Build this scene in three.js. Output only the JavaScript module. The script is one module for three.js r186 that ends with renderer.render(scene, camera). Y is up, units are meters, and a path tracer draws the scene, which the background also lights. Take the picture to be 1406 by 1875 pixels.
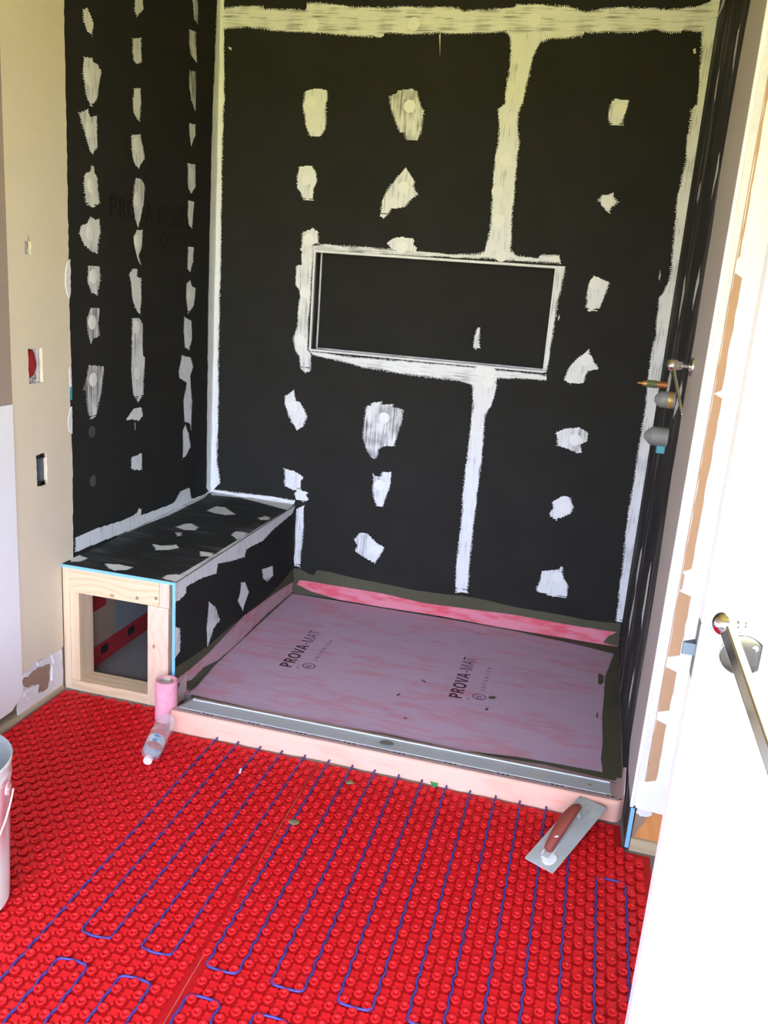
import * as THREE from 'three';
import { mergeGeometries } from 'three/addons/utils/BufferGeometryUtils.js';
import { RoundedBoxGeometry } from 'three/addons/geometries/RoundedBoxGeometry.js';

// ------------------------------------------------------------------ camera, sky, sun, exposure
const scene = new THREE.Scene();
const camera = new THREE.PerspectiveCamera(62.76, 1406 / 1875, 0.05, 200);
camera.position.set(1.7611, 1.4959, 3.7021);
camera.up.set(-0.13316, 0.96328, -0.23315);
camera.lookAt(1.7611 - 0.22262, 1.4959 - 0.2583, 3.7021 - 0.94006);
const renderer = new THREE.WebGLRenderer({ antialias: true });
renderer.toneMapping = THREE.LinearToneMapping;
renderer.toneMappingExposure = 4.3;
renderer.shadowMap.enabled = true;

function skyTexture() {                       // bright daylight haze: whiter at the horizon, bluer overhead
  const W = 128, H = 64, d = new Float32Array(W * H * 4);
  for (let j = 0; j < H; j++) for (let i = 0; i < W; i++) {
    const el = ((j + 0.5) / H - 0.5) * Math.PI, t = Math.max(0, Math.sin(el)), o = (j * W + i) * 4;
    const k = Math.pow(t, 0.5);
    d[o] = 1.05 - 0.5 * k; d[o + 1] = 1.1 - 0.32 * k; d[o + 2] = 1.25 + 0.05 * k; d[o + 3] = 1;
  }
  const t = new THREE.DataTexture(d, W, H, THREE.RGBAFormat, THREE.FloatType);
  t.mapping = THREE.EquirectangularReflectionMapping; t.magFilter = THREE.LinearFilter; t.needsUpdate = true;
  return t;
}
scene.background = skyTexture();
scene.backgroundIntensity = 4.2;
const sun = new THREE.DirectionalLight(0xfff0d2, 16);   // high behind the house: it lights the lawn, never the room
sun.position.set(-6, 18, -7); sun.target.position.set(0, 0, 8);
sun.castShadow = true; sun.shadow.mapSize.set(2048, 2048);
Object.assign(sun.shadow.camera, { left: -25, right: 25, top: 25, bottom: -25, near: 1, far: 80 });
scene.add(sun, sun.target);

// ------------------------------------------------------------------ helpers
let seed = 7;
const rnd = () => { seed = (seed * 1664525 + 1013904223) >>> 0; return seed / 4294967296; };
const rr = (a, b) => a + (b - a) * rnd();
const used = new Map();
function numbered(n) { const k = used.get(n) || 0; used.set(n, k + 1); return k ? `${n}_${String(k).padStart(3, '0')}` : n; }
const origin = new Map();
function thing(name, label, category, at = [0, 0, 0], group) {
  const g = new THREE.Group(); g.name = numbered(name); g.position.set(...at); scene.add(g); origin.set(g, new THREE.Vector3(...at));
  g.userData = { label, category }; if (group) g.userData.group = group;
  return g;
}
function struct(name, at = [0, 0, 0], label) {
  const g = new THREE.Group(); g.name = name; g.position.set(...at); scene.add(g); origin.set(g, new THREE.Vector3(...at));
  g.userData = { kind: 'structure' }; if (label) g.userData.label = label;
  return g;
}
// geometry given in world coordinates, put under its parent
function part(parent, name, geo, mat, label) {
  if (Array.isArray(geo)) geo = mergeGeometries(geo.map((g) => { const n = g.index ? g.toNonIndexed() : g; for (const k of Object.keys(n.attributes)) if (!['position', 'normal', 'uv'].includes(k)) n.deleteAttribute(k); return n; }));
  const m = new THREE.Mesh(geo, mat); m.name = parent ? name : numbered(name); m.castShadow = m.receiveShadow = true;
  if (parent) { const o = origin.get(parent) || new THREE.Vector3(); geo.translate(-o.x, -o.y, -o.z); parent.add(m); origin.set(m, o); if (label) m.userData.label = label; }
  else scene.add(m);
  return m;
}
function single(name, geo, mat, label, category, group, kind) {
  const m = part(null, name, geo, mat);
  geo = m.geometry; geo.computeBoundingBox(); const c = geo.boundingBox.getCenter(new THREE.Vector3()); c.y = geo.boundingBox.min.y;
  geo.translate(-c.x, -c.y, -c.z); m.position.copy(c);
  m.userData = kind ? { kind } : { label, category }; if (group) m.userData.group = group;
  return m;
}
function metric(g, s = 1, turn = false) {      // uv in metres from position, by the main axis of each face
  if (g.index) g = g.toNonIndexed();
  if (!g.attributes.normal) g.computeVertexNormals();
  const p = g.attributes.position, n = g.attributes.normal, uv = new Float32Array(p.count * 2);
  for (let i = 0; i < p.count; i++) {
    const ax = Math.abs(n.getX(i)), ay = Math.abs(n.getY(i)), az = Math.abs(n.getZ(i));
    let u, v;
    if (ax >= ay && ax >= az) { u = p.getZ(i); v = p.getY(i); } else if (ay >= az) { u = p.getX(i); v = p.getZ(i); } else { u = p.getX(i); v = p.getY(i); }
    uv[2 * i] = (turn ? v : u) / s; uv[2 * i + 1] = (turn ? u : v) / s;
  }
  g.setAttribute('uv', new THREE.BufferAttribute(uv, 2));
  return g;
}
function box(x0, x1, y0, y1, z0, z1, r = 0, s = 1, turn = false) {
  const g = r ? new RoundedBoxGeometry(x1 - x0, y1 - y0, z1 - z0, 2, r) : new THREE.BoxGeometry(x1 - x0, y1 - y0, z1 - z0);
  g.translate((x0 + x1) / 2, (y0 + y1) / 2, (z0 + z1) / 2);
  return metric(g, s, turn);
}
function tube(pts, r, seg = 32, rad = 8, closed = false) {
  return new THREE.TubeGeometry(new THREE.CatmullRomCurve3(pts.map((p) => new THREE.Vector3(...p)), closed), seg, r, rad, closed).toNonIndexed();
}
function rod(a, b, r, r2 = r, seg = 20) {
  const A = new THREE.Vector3(...a), B = new THREE.Vector3(...b), d = B.clone().sub(A), g = new THREE.CylinderGeometry(r2, r, d.length(), seg);
  g.applyQuaternion(new THREE.Quaternion().setFromUnitVectors(new THREE.Vector3(0, 1, 0), d.clone().normalize()));
  g.translate((A.x + B.x) / 2, (A.y + B.y) / 2, (A.z + B.z) / 2);
  return g;
}
function lathe(profile, at, seg = 40, axis) {
  const g = new THREE.LatheGeometry(profile.map(([r, y]) => new THREE.Vector2(r, y)), seg);
  if (axis) g.applyQuaternion(new THREE.Quaternion().setFromUnitVectors(new THREE.Vector3(0, 1, 0), new THREE.Vector3(...axis).normalize()));
  g.translate(...at);
  return g;
}
// a flat sheet of some thickness cut to an outline, on the plane that AX says; the outline in metres
const pts = (s) => s.trim().split(/\s+/).map((p) => p.split(',').map((v) => +v / 1000));
function sheet(ax, outline, from, to, holes = [], s = 1) {
  const sh = new THREE.Shape(outline.map(([u, v]) => new THREE.Vector2(u, v)));
  for (const h of holes) sh.holes.push(new THREE.Path(h.map(([u, v]) => new THREE.Vector2(u, v))));
  const g = new THREE.ExtrudeGeometry(sh, { depth: Math.abs(to - from), bevelEnabled: false });
  const lo = Math.min(from, to);
  if (ax === 'z') g.translate(0, 0, lo);
  if (ax === 'x') { g.applyMatrix4(new THREE.Matrix4().set(0, 0, 1, lo, 0, 1, 0, 0, 1, 0, 0, 0, 0, 0, 0, 1)); flip(g); }
  if (ax === 'y') { g.applyMatrix4(new THREE.Matrix4().set(1, 0, 0, 0, 0, 0, 1, lo, 0, 1, 0, 0, 0, 0, 0, 1)); flip(g); }
  return metric(g, s);
}
function flip(g) {
  for (const k of ['position', 'normal', 'uv']) { const a = g.attributes[k], n = a.itemSize, v = a.array;
    for (let t = 0; t < a.count; t += 3) for (let c = 0; c < n; c++) { const x = v[(t + 1) * n + c]; v[(t + 1) * n + c] = v[(t + 2) * n + c]; v[(t + 2) * n + c] = x; } }
}
function wobble(list, step, amp) {              // breaks a straight outline into a torn one
  const out = [];
  list.forEach((p, i) => { const q = list[(i + 1) % list.length], L = Math.hypot(q[0] - p[0], q[1] - p[1]), n = Math.max(1, Math.round(L / step));
    for (let k = 0; k < n; k++) { const t = k / n; out.push([p[0] + (q[0] - p[0]) * t + (k ? rr(-amp, amp) : 0), p[1] + (q[1] - p[1]) * t + (k ? rr(-amp, amp) : 0)]); } });
  return out;
}

// ------------------------------------------------------------------ procedural textures
const hash = (x, y, s) => { let h = Math.imul(x | 0, 374761393) + Math.imul(y | 0, 668265263) + Math.imul(s | 0, 1274126177); h = Math.imul(h ^ (h >>> 13), 1274126177); return ((h ^ (h >>> 16)) >>> 0) / 4294967296; };
function noise(x, y, px, py, s) {               // value noise that repeats after px, py cells
  const i = Math.floor(x), j = Math.floor(y), f = x - i, g = y - j, a = f * f * (3 - 2 * f), b = g * g * (3 - 2 * g), w = (v, p) => ((v % p) + p) % p;
  const q = (di, dj) => hash(w(i + di, px), w(j + dj, py), s);
  return (q(0, 0) * (1 - a) + q(1, 0) * a) * (1 - b) + (q(0, 1) * (1 - a) + q(1, 1) * a) * b;
}
function fbm(u, v, fx, fy, s, o = 4) { let t = 0, a = 0.5, n = 0; for (let k = 0; k < o; k++) { t += a * noise(u * fx, v * fy, fx, fy, s + k); n += a; a *= 0.5; fx *= 2; fy *= 2; } return t / n; }
const enc = (v) => Math.round(255 * Math.max(0, Math.min(1, v <= 0.0031308 ? 12.92 * v : 1.055 * Math.pow(v, 1 / 2.4) - 0.055)));
function texture(n, fn, rep = 1, data = false) {  // fn(u, v) gives linear r, g, b; rep = metres per tile when uv are metres
  const [w, h] = Array.isArray(n) ? n : [n, n], d = new Uint8Array(w * h * 4);
  for (let j = 0; j < h; j++) for (let i = 0; i < w; i++) { const c = fn((i + 0.5) / w, (j + 0.5) / h), o = (j * w + i) * 4;
    if (data) { d[o] = d[o + 1] = d[o + 2] = Math.round(255 * Math.max(0, Math.min(1, c))); } else { d[o] = enc(c[0]); d[o + 1] = enc(c[1]); d[o + 2] = enc(c[2]); } d[o + 3] = 255; }
  const t = new THREE.DataTexture(d, w, h); t.wrapS = t.wrapT = THREE.RepeatWrapping; t.magFilter = THREE.LinearFilter; t.minFilter = THREE.LinearMipmapLinearFilter; t.generateMipmaps = true;
  if (!data) t.colorSpace = THREE.SRGBColorSpace;
  t.repeat.set(1 / rep, 1 / rep); t.needsUpdate = true;
  return t;
}
const mix = (a, b, t) => [a[0] + (b[0] - a[0]) * t, a[1] + (b[1] - a[1]) * t, a[2] + (b[2] - a[2]) * t], clamp = (v) => Math.max(0, Math.min(1, v)), step = (a, b, v) => { const t = clamp((v - a) / (b - a)); return t * t * (3 - 2 * t); };
const mat = (o) => new THREE.MeshPhysicalMaterial({ side: THREE.DoubleSide, ...o });
const rgb = (r, g, b) => new THREE.Color().setRGB(r, g, b);

// mortar pulled thin over fleece: the weave of the board shows through where it is thin
function mudTexture(thin, s, alongV) {
  const white = [0.74, 0.745, 0.74], dark = [0.06, 0.06, 0.058];
  return texture(768, (u, v) => {
    const a = alongV ? u : v, b = alongV ? v : u;                 // b runs along the stroke
    const low = fbm(u, v, 6, 6, s, 3), line = fbm(a, b, 90, 5, s + 9, 2), fine = fbm(a, b, 200, 8, s + 21, 2);
    const weave = 0.5 + 0.5 * Math.sin(b * Math.PI * 2 * 130 + 3 * noise(a * 40, b * 40, 40, 40, s)), weft = 0.5 + 0.5 * Math.sin(a * Math.PI * 2 * 130);
    const bare = step(0.62 - 0.28 * thin, 0.95 - 0.2 * thin, 0.55 * low + 0.45 * line);
    let cover = 1 - (0.08 + 0.5 * thin) * bare * (0.35 + 0.65 * weave) - (0.08 + 0.3 * thin) * weft * bare;
    if (line > 0.72) cover -= 0.22 * step(0.72, 0.86, line);
    cover -= 0.08 * step(0.6, 0.85, fine);
    return mix(dark, white, clamp(cover) ** 1.6);
  }, 0.4);
}
const boardTex = texture(512, (u, v) => { const n = fbm(u, v, 5, 5, 31, 4), f = noise(u * 256, v * 256, 256, 256, 5), k = 0.0175 + 0.006 * n + 0.004 * (f - 0.5); return [k * 1.06, k * 1.0, k * 0.9]; }, 0.6);
const dustyTex = texture(512, (u, v) => { const st = fbm(u, v, 26, 3, 77, 4), n = fbm(u, v, 4, 4, 12, 3), k = 0.024 + 0.13 * step(0.42, 0.8, st) * step(0.25, 0.7, n); return [k * 1.02, k, k * 0.95]; }, 1);
const smearTopTex = texture(512, (u, v) => { const st = fbm(u, v, 3, 26, 47, 4), n = fbm(u, v, 5, 5, 14, 3), k = 0.02 + 0.09 * step(0.42, 0.85, st) * step(0.3, 0.7, n); return [k, k * 1.04, k * 1.03]; }, 0.7);
function paintTex(c, s, amt = 0.06) { return texture(256, (u, v) => { const n = fbm(u, v, 4, 4, s, 4), f = noise(u * 128, v * 128, 128, 128, s), k = 1 - amt + 2 * amt * (0.7 * n + 0.3 * f); return [c[0] * k, c[1] * k, c[2] * k]; }, 0.8); }
function woodTex(c0, c1, s, alongV = true) {
  return texture(512, (u, v) => { const a = alongV ? u : v, b = alongV ? v : u; const w = noise(a * 3, b * 2, 3, 2, s) * 2.2, ring = 0.5 + 0.5 * Math.sin((a * 9 + w) * Math.PI * 2), f = fbm(a, b, 80, 3, s + 3, 3);
    let c = mix(c0, c1, 0.45 * step(0.45, 1, ring) * (0.5 + 0.5 * f) + 0.25 * f);
    for (const [ka, kb, kr] of [[0.31, 0.72, 0.028], [0.78, 0.3, 0.02]]) { const d = Math.hypot((a - ka), (b - kb) * 0.6); c = mix(c, [0.3, 0.14, 0.06], 0.8 * (1 - step(kr * 0.4, kr, d))); }
    return c; }, 0.28);
}
function fleeceTex(c0, c1, s, amt = 1) { return texture(512, (u, v) => { const st = fbm(u, v, 7, 34, s, 4), n = fbm(u, v, 5, 8, s + 5, 3), f = fbm(u, v, 20, 120, s + 8, 2); return mix(c0, c1, clamp(amt * (1.5 * step(0.42, 0.78, 0.55 * st + 0.45 * n) * 0.8 + 0.35 * (f - 0.4)))); }, 0.55); }
const M = {
  board: mat({ map: boardTex, roughness: 0.95, specularIntensity: 0.35, color: 0xffffff }),
  dustyBoard: mat({ map: dustyTex, roughness: 0.85, specularIntensity: 0.5 }),
  benchTop: mat({ map: smearTopTex, roughness: 0.7, specularIntensity: 0.6 }),
  foam: mat({ color: rgb(0.2, 0.47, 0.82), roughness: 0.9 }),
  mud: [0.15, 0.55, 0.95].map((t, i) => mat({ map: mudTexture(t, 100 + 10 * i, true), roughness: 0.85, specularIntensity: 0.4 })),
  mudAcross: [0.15, 0.55, 0.95].map((t, i) => mat({ map: mudTexture(t, 200 + 10 * i, false), roughness: 0.85, specularIntensity: 0.4 })),
  cap: mat({ color: rgb(0.77, 0.77, 0.75), roughness: 0.8, specularIntensity: 0.4 }),
  darkCap: mat({ color: rgb(0.06, 0.06, 0.06), roughness: 0.55 }),
  thinset: mat({ map: paintTex([0.088, 0.082, 0.052], 61, 0.25), roughness: 0.92, specularIntensity: 0.3 }),
  cream: mat({ map: paintTex([0.72, 0.62, 0.46], 62, 0.05), roughness: 0.9 }),
  taupe: mat({ map: paintTex([0.36, 0.27, 0.22], 63, 0.04), roughness: 0.8 }),
  greige: mat({ map: paintTex([0.47, 0.42, 0.38], 163, 0.04), roughness: 0.8 }),
  ceil: mat({ map: paintTex([0.46, 0.37, 0.18], 164, 0.05), roughness: 0.9 }),
  white: mat({ map: paintTex([0.85, 0.84, 0.85], 64, 0.03), roughness: 0.7 }),
  plaster: mat({ map: paintTex([0.74, 0.72, 0.72], 65, 0.14), roughness: 0.95 }),
  tan: mat({ map: paintTex([0.5, 0.3, 0.17], 66, 0.08), roughness: 0.95 }),
  torn: mat({ map: paintTex([0.3, 0.2, 0.14], 67, 0.15), roughness: 0.95 }),
  pine: mat({ map: woodTex([0.74, 0.55, 0.36], [0.56, 0.32, 0.15], 71, false), roughness: 0.75 }),
  pineUp: mat({ map: woodTex([0.74, 0.56, 0.38], [0.6, 0.38, 0.2], 72, true), roughness: 0.75 }),
  pinePink: mat({ map: woodTex([0.76, 0.53, 0.4], [0.66, 0.4, 0.27], 73, true), roughness: 0.75 }),
  fir: mat({ map: woodTex([0.66, 0.27, 0.08], [0.5, 0.17, 0.045], 74, true), roughness: 0.75 }),
  oldWood: mat({ map: woodTex([0.5, 0.4, 0.26], [0.36, 0.26, 0.15], 75, false), roughness: 0.85 }),
  concrete: mat({ map: paintTex([0.2, 0.17, 0.155], 68, 0.2), roughness: 0.95 }),
  redTape: mat({ map: paintTex([0.34, 0.02, 0.025], 69, 0.3), roughness: 0.6 }),
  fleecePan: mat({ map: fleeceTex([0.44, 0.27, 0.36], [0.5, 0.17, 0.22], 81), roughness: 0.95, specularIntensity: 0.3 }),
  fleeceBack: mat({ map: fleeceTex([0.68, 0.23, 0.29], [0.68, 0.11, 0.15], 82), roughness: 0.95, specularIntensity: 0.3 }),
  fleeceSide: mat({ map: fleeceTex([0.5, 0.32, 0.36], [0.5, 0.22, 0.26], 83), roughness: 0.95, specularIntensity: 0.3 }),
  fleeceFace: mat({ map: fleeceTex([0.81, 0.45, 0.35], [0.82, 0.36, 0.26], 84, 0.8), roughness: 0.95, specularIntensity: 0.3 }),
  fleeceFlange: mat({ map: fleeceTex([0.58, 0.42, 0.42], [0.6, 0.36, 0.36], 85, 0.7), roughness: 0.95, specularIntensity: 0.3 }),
  roll: mat({ map: fleeceTex([0.85, 0.36, 0.45], [0.82, 0.26, 0.35], 86, 0.8), roughness: 0.9, sheen: 0.2 }),
  core: mat({ color: rgb(0.55, 0.45, 0.38), roughness: 0.9 }),
  mat: mat({ color: rgb(0.68, 0.011, 0.015), roughness: 0.5, specularIntensity: 0.45 }),
  matBase: mat({ color: rgb(0.45, 0.007, 0.01), roughness: 0.55, specularIntensity: 0.4 }),
  cable: mat({ color: rgb(0.055, 0.035, 0.21), roughness: 0.45 }),
  chrome: mat({ color: rgb(0.78, 0.78, 0.78), metalness: 1, roughness: 0.09 }),
  brushed: mat({ color: rgb(0.4, 0.38, 0.35), metalness: 1, roughness: 0.13 }),
  steel: mat({ map: texture(256, (u, v) => { const n = fbm(u, v, 6, 6, 91, 4), k = 0.4 + 0.25 * n; return [k, k * 1.02, k]; }, 0.3), metalness: 0.3, roughness: 0.4 }),
  drain: mat({ color: rgb(0.66, 0.7, 0.75), roughness: 0.4 }),
  grey: mat({ color: rgb(0.21, 0.21, 0.21), roughness: 0.5 }),
  greyBlue: mat({ color: rgb(0.1, 0.13, 0.18), roughness: 0.5, metalness: 0.3 }),
  black: mat({ color: rgb(0.012, 0.012, 0.012), roughness: 0.6 }),
  copper: mat({ color: rgb(0.42, 0.16, 0.05), metalness: 0.6, roughness: 0.4 }),
  green: mat({ color: rgb(0.03, 0.33, 0.1), roughness: 0.7 }),
  oliveTape: mat({ color: rgb(0.1, 0.14, 0.05), roughness: 0.7 }),
  teal: mat({ color: rgb(0.05, 0.3, 0.34), roughness: 0.5 }),
  handle: mat({ map: paintTex([0.23, 0.045, 0.032], 92, 0.3), roughness: 0.45 }),
  pail: mat({ map: texture([512, 256], (u, v) => { const n = fbm(u, v, 10, 6, 95, 4), red = step(0.72, 0.6, v) * step(0.3, 0.55, fbm(u, v, 14, 5, 97, 3)), drip = step(0.62, 0.7, fbm(u, v, 30, 4, 98, 3)); return mix(mix([0.84, 0.83, 0.8], [0.66, 0.12, 0.16], 0.8 * red), [0.7, 0.69, 0.66], 0.8 * drip * (0.4 + 0.6 * n)); }), roughness: 0.6 }),
  pailIn: mat({ map: paintTex([0.2, 0.21, 0.2], 93, 0.35), roughness: 0.85 }),
  wire: mat({ color: rgb(0.75, 0.75, 0.75), metalness: 0.4, roughness: 0.4 }),
  clear: mat({ color: rgb(0.97, 0.98, 1), transmission: 0.86, thickness: 0, roughness: 0.06, ior: 1.5 }),
  capPlastic: mat({ color: rgb(0.8, 0.66, 0.78), roughness: 0.4 }),
  water: mat({ color: rgb(1, 1, 1), transmission: 1, thickness: 0.03, roughness: 0, ior: 1.33 }),
  lawn: mat({ map: texture(256, (u, v) => { const n = fbm(u, v, 8, 8, 99, 5); return mix([0.34, 0.33, 0.075], [0.5, 0.46, 0.11], n); }, 6), roughness: 1, specularIntensity: 0.1 }),
};

// ------------------------------------------------------------------ the setting
const XW = 2.0215, XB = 0.45, YB = 0.4557, ZF = 1.205, ZR = 1.46, FL = -0.033, CEIL = 2.75, ZWIN = 4.5, XR = 3.3;
const floor = struct('floor', [1.6, FL, 2.6]);
part(floor, 'subfloor', box(-0.3, XR + 0.2, FL - 0.2, FL, -0.3, ZWIN + 0.2), M.concrete);
const ceiling = struct('ceiling', [1.6, CEIL, 2.6]);
part(ceiling, 'ceiling_panel', box(-0.3, XR + 0.2, CEIL, CEIL + 0.25, -0.3, ZWIN + 0.35), M.ceil);
// back wall: three boards round a recessed niche
const wallBack = struct('wall_back', [1, 0, 0]);
part(wallBack, 'wall_core', box(-0.3, XR, FL, CEIL, -0.3, -0.105), M.black);
const SEAM = 1.284, NX0 = 0.4769, NX1 = 1.5413, NY0 = 1.1921, NY1 = 1.6297, SB = 1.298;
part(wallBack, 'backer_board', sheet('z', [[0, FL], [SB, FL], [SB, NY0], [NX0, NY0], [NX0, NY1], [SEAM, NY1], [SEAM, 2.545], [0, 2.545]], -0.0125, 0), M.board);
part(wallBack, 'backer_board', sheet('z', [[SB + 0.002, FL], [XW + 0.01, FL], [XW + 0.01, 2.545], [SEAM + 0.002, 2.545], [SEAM + 0.002, NY1], [NX1, NY1], [NX1, NY0], [SB + 0.002, NY0]], -0.0125, 0), M.board);
part(wallBack, 'backer_board', sheet('z', [[0, 2.548], [XW + 0.01, 2.548], [XW + 0.01, CEIL], [0, CEIL]], -0.0125, 0), M.board);
{
  const n = part(wallBack, 'niche', box(NX0, NX1, NY0, NY1, -0.104, -0.092), M.board);
  const d0 = -0.1, w = 0.012, e = 0.008;
  part(n, 'niche_side', box(NX0 - w, NX0, NY0 - w, NY1 + w, d0, -0.0005), M.dustyBoard);
  part(n, 'niche_side', box(NX1, NX1 + w, NY0 - w, NY1 + w, d0, -0.0005), M.mud[1]);
  part(n, 'niche_top', box(NX0, NX1, NY1, NY1 + w, d0, -0.0005), M.mudAcross[1]);
  part(n, 'niche_bottom', box(NX0, NX1, NY0 - w, NY0, d0, -0.0005), M.mudAcross[0]);
  // mortar beads along the front arris and in the back corners
  for (const [a, b, c, d] of [[NX0 - 0.003, NX0 + 0.006, NY0, NY1], [NX1 - 0.006, NX1 + 0.003, NY0, NY1], [NX0, NX1, NY1 - 0.008, NY1 + 0.003], [NX0, NX1, NY0 - 0.003, NY0 + 0.006]])
    part(n, 'mortar_bead', box(a, b, c, d, -0.016, 0.003, 0.003, 1), b - a > 0.1 ? M.mudAcross[0] : M.mud[0]);
  for (const [a, b, c, d] of [[NX0, NX0 + e, NY0, NY1], [NX1 - e * 0.6, NX1, NY0, NY1], [NX0, NX1, NY1 - e * 0.7, NY1], [NX0, NX1, NY0, NY0 + e]])
    part(n, 'mortar_bead', box(a, b, c, d, -0.093, -0.09, 0.001, 1), b - a > 0.1 ? M.mudAcross[1] : M.mud[1]);
}
// left wall: board in the shower, old drywall in front of it
const wallLeft = struct('wall_left', [0, 0, 1]);
part(wallLeft, 'wall_core', box(-0.3, -0.1, FL, CEIL, -0.3, ZWIN + 0.2), M.black);
part(wallLeft, 'wall_stud', box(-0.1, -0.0125, FL, CEIL, 1.0, 1.24), M.oldWood);
part(wallLeft, 'wall_stud', box(-0.1, -0.0125, FL, CEIL, 1.37, 1.44), M.oldWood);
part(wallLeft, 'backer_board', sheet('x', [[0, FL + 0.03], [1.13, FL + 0.03], [1.13, CEIL], [0, CEIL]], -0.0125, -0.001), M.board);
const edge = pts('1113,2331 1116,2193 1116,1890 1120,1498 1123,1356 1119,1115 1132,1040 1125,806 1134,476');
const hole = (z0, z1, y0, y1) => wobble([[z0, y0], [z1, y0], [z1, y1], [z0, y1]], 0.015, 0.002);
const H1 = hole(1.316, 1.345, 1.512, 1.552), H2 = hole(1.277, 1.348, 1.11, 1.222), H3 = hole(1.27, 1.325, 0.765, 0.872);
const openWobble = (e) => { const o = []; e.forEach((p, i) => { const q = e[i + 1]; if (!q) return o.push(p); const n = Math.ceil((p[1] - q[1]) / 0.02); for (let k = 0; k < n; k++) o.push([p[0] + (q[0] - p[0]) * k / n + rr(-0.002, 0.002), p[1] + (q[1] - p[1]) * k / n]); }); return o; }, torn0 = openWobble(edge);
const creamOut = [[1.113, CEIL], ...torn0, [1.134, 0.44], [1.206, 0.44], [1.206, 0.137], [1.24, 0.13], [1.275, 0.137], [1.3, 0.128], [1.33, 0.14], [1.376, 0.144], [1.41, 0.13], [1.441, 0.126], [1.441, 0.2], [1.415, CEIL]];
part(wallLeft, 'drywall_panel', sheet('x', creamOut, -0.0125, 0, [H1, H2, H3]), M.cream, 'cream stripped drywall');
part(wallLeft, 'drywall_panel', sheet('x', [[1.4155, CEIL], [1.4335, 1.056], [ZWIN, 1.056], [ZWIN, CEIL]], -0.0125, 0.0005), M.taupe, 'taupe painted upper wall');
part(wallLeft, 'drywall_panel', sheet('x', [[1.4335, 1.055], [1.4415, 0.06], [1.50, 0.02], [ZWIN, FL + 0.01], [ZWIN, 1.055]], -0.0125, 0.002), M.white, 'white lower wall');
part(wallLeft, 'base_strip', sheet('x', [[1.206, FL], [1.206, 0.14], [1.46, 0.14], [1.46, FL]], -0.012, -0.006), M.plaster);
part(wallLeft, 'sole_plate', box(-0.09, 0.004, FL, -0.018, 1.21, ZWIN, 0.002, 1), M.oldWood);
part(wallLeft, 'torn_paper', sheet('x', wobble(pts('1436,97 1412,65 1351,51 1350,13 1303,8 1289,36 1283,98 1340,110 1408,108'), 0.012, 0.003), -0.006, -0.0035), M.torn);
for (const o of ['1275,130 1215,128 1212,100 1230,85 1262,92 1270,112', '1275,84 1240,78 1215,62 1214,20 1240,14 1280,30', '1420,124 1402,122 1398,112 1412,106 1434,112', '1355,136 1320,134 1312,120 1335,112 1352,122', '1352,48 1420,56 1436,40 1400,10 1362,12'])
  part(wallLeft, 'plaster_flake', sheet('x', wobble(pts(o), 0.012, 0.003), -0.006, 0.001), M.plaster);
for (const o of ['1113,1508 1128,1500 1140,1470 1144,1430 1138,1400 1124,1380 1116,1400', '1123,1012 1131,1010 1148,960 1140,925 1124,915', '1125,1150 1134,1140 1131,1085 1121,1080'])
  part(wallLeft, 'plaster_flake', sheet('x', wobble(pts(o), 0.012, 0.002), -0.004, 0.002), M.plaster);
part(wallLeft, 'teal_tape', sheet('x', pts('1119,1085 1131,1080 1133,1038 1121,1035'), -0.002, 0.0015), M.teal);
// right wall: board, then painted drywall, then the corner that turns towards the door
const wallRight = struct('wall_right', [XW, 0, 0.8]);
part(wallRight, 'wall_core', box(XW + 0.014, XR + 0.2, 0.112, CEIL, -0.3, ZR - 0.03), M.black);
part(wallRight, 'wall_core', box(XW + 0.2, XR + 0.2, FL, 0.112, -0.3, ZR - 0.03), M.plaster);
part(wallRight, 'backer_board', sheet('x', [[0, FL + 0.01], [ZR, FL + 0.01], [ZR, 0.118], [1.4, 0.118], [1.4, CEIL], [0, CEIL]], XW, XW + 0.0125), M.dustyBoard);
part(wallRight, 'foam_edge', box(XW + 0.0008, XW + 0.0118, FL + 0.012, 0.11, ZR, ZR + 0.0015), M.foam, 'blue foam core');
const rEdge = pts('1112,2360 1104,2309 1081,2214 1062,2126 1057,2032 1046,1869 1081,1715 1078,1616 1100,1419 1091,1261 1101,1149 1094,1012 1141,797 1166,660 1172,553 1177,459 1167,319 1179,164 1256,112');
part(wallRight, 'drywall_return', sheet('x', [[1.115, CEIL], ...openWobble(rEdge), [ZR, 0.112], [ZR, CEIL]], XW - 0.0025, XW), M.greige, 'taupe painted strip');
part(wallRight, 'drywall_panel', sheet('z', [[XW - 0.002, 0.112], [2.118, 0.106], [XR, 0.106], [XR, CEIL], [XW - 0.002, CEIL]], ZR - 0.0125, ZR), M.white);
part(wallRight, 'corner_bead', box(XW - 0.0035, XW + 0.007, 0.112, CEIL, ZR - 0.004, ZR + 0.0025, 0.002, 1), M.white, 'thin metal corner bead');
part(wallRight, 'plaster_strip', sheet('z', wobble([[XW + 0.0085, 0.2], [XW + 0.0245, 0.2], [XW + 0.0245, CEIL], [XW + 0.0085, CEIL]], 0.02, 0.0007), ZR, ZR + 0.0015), M.plaster, 'rough plaster strip');
part(wallRight, 'joint_groove', sheet('z', wobble([[XW + 0.025, 0.2], [XW + 0.0275, 0.2], [XW + 0.027, CEIL], [XW + 0.025, CEIL]], 0.05, 0.0005), ZR, ZR + 0.0006), M.tan, 'open joint');
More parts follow.
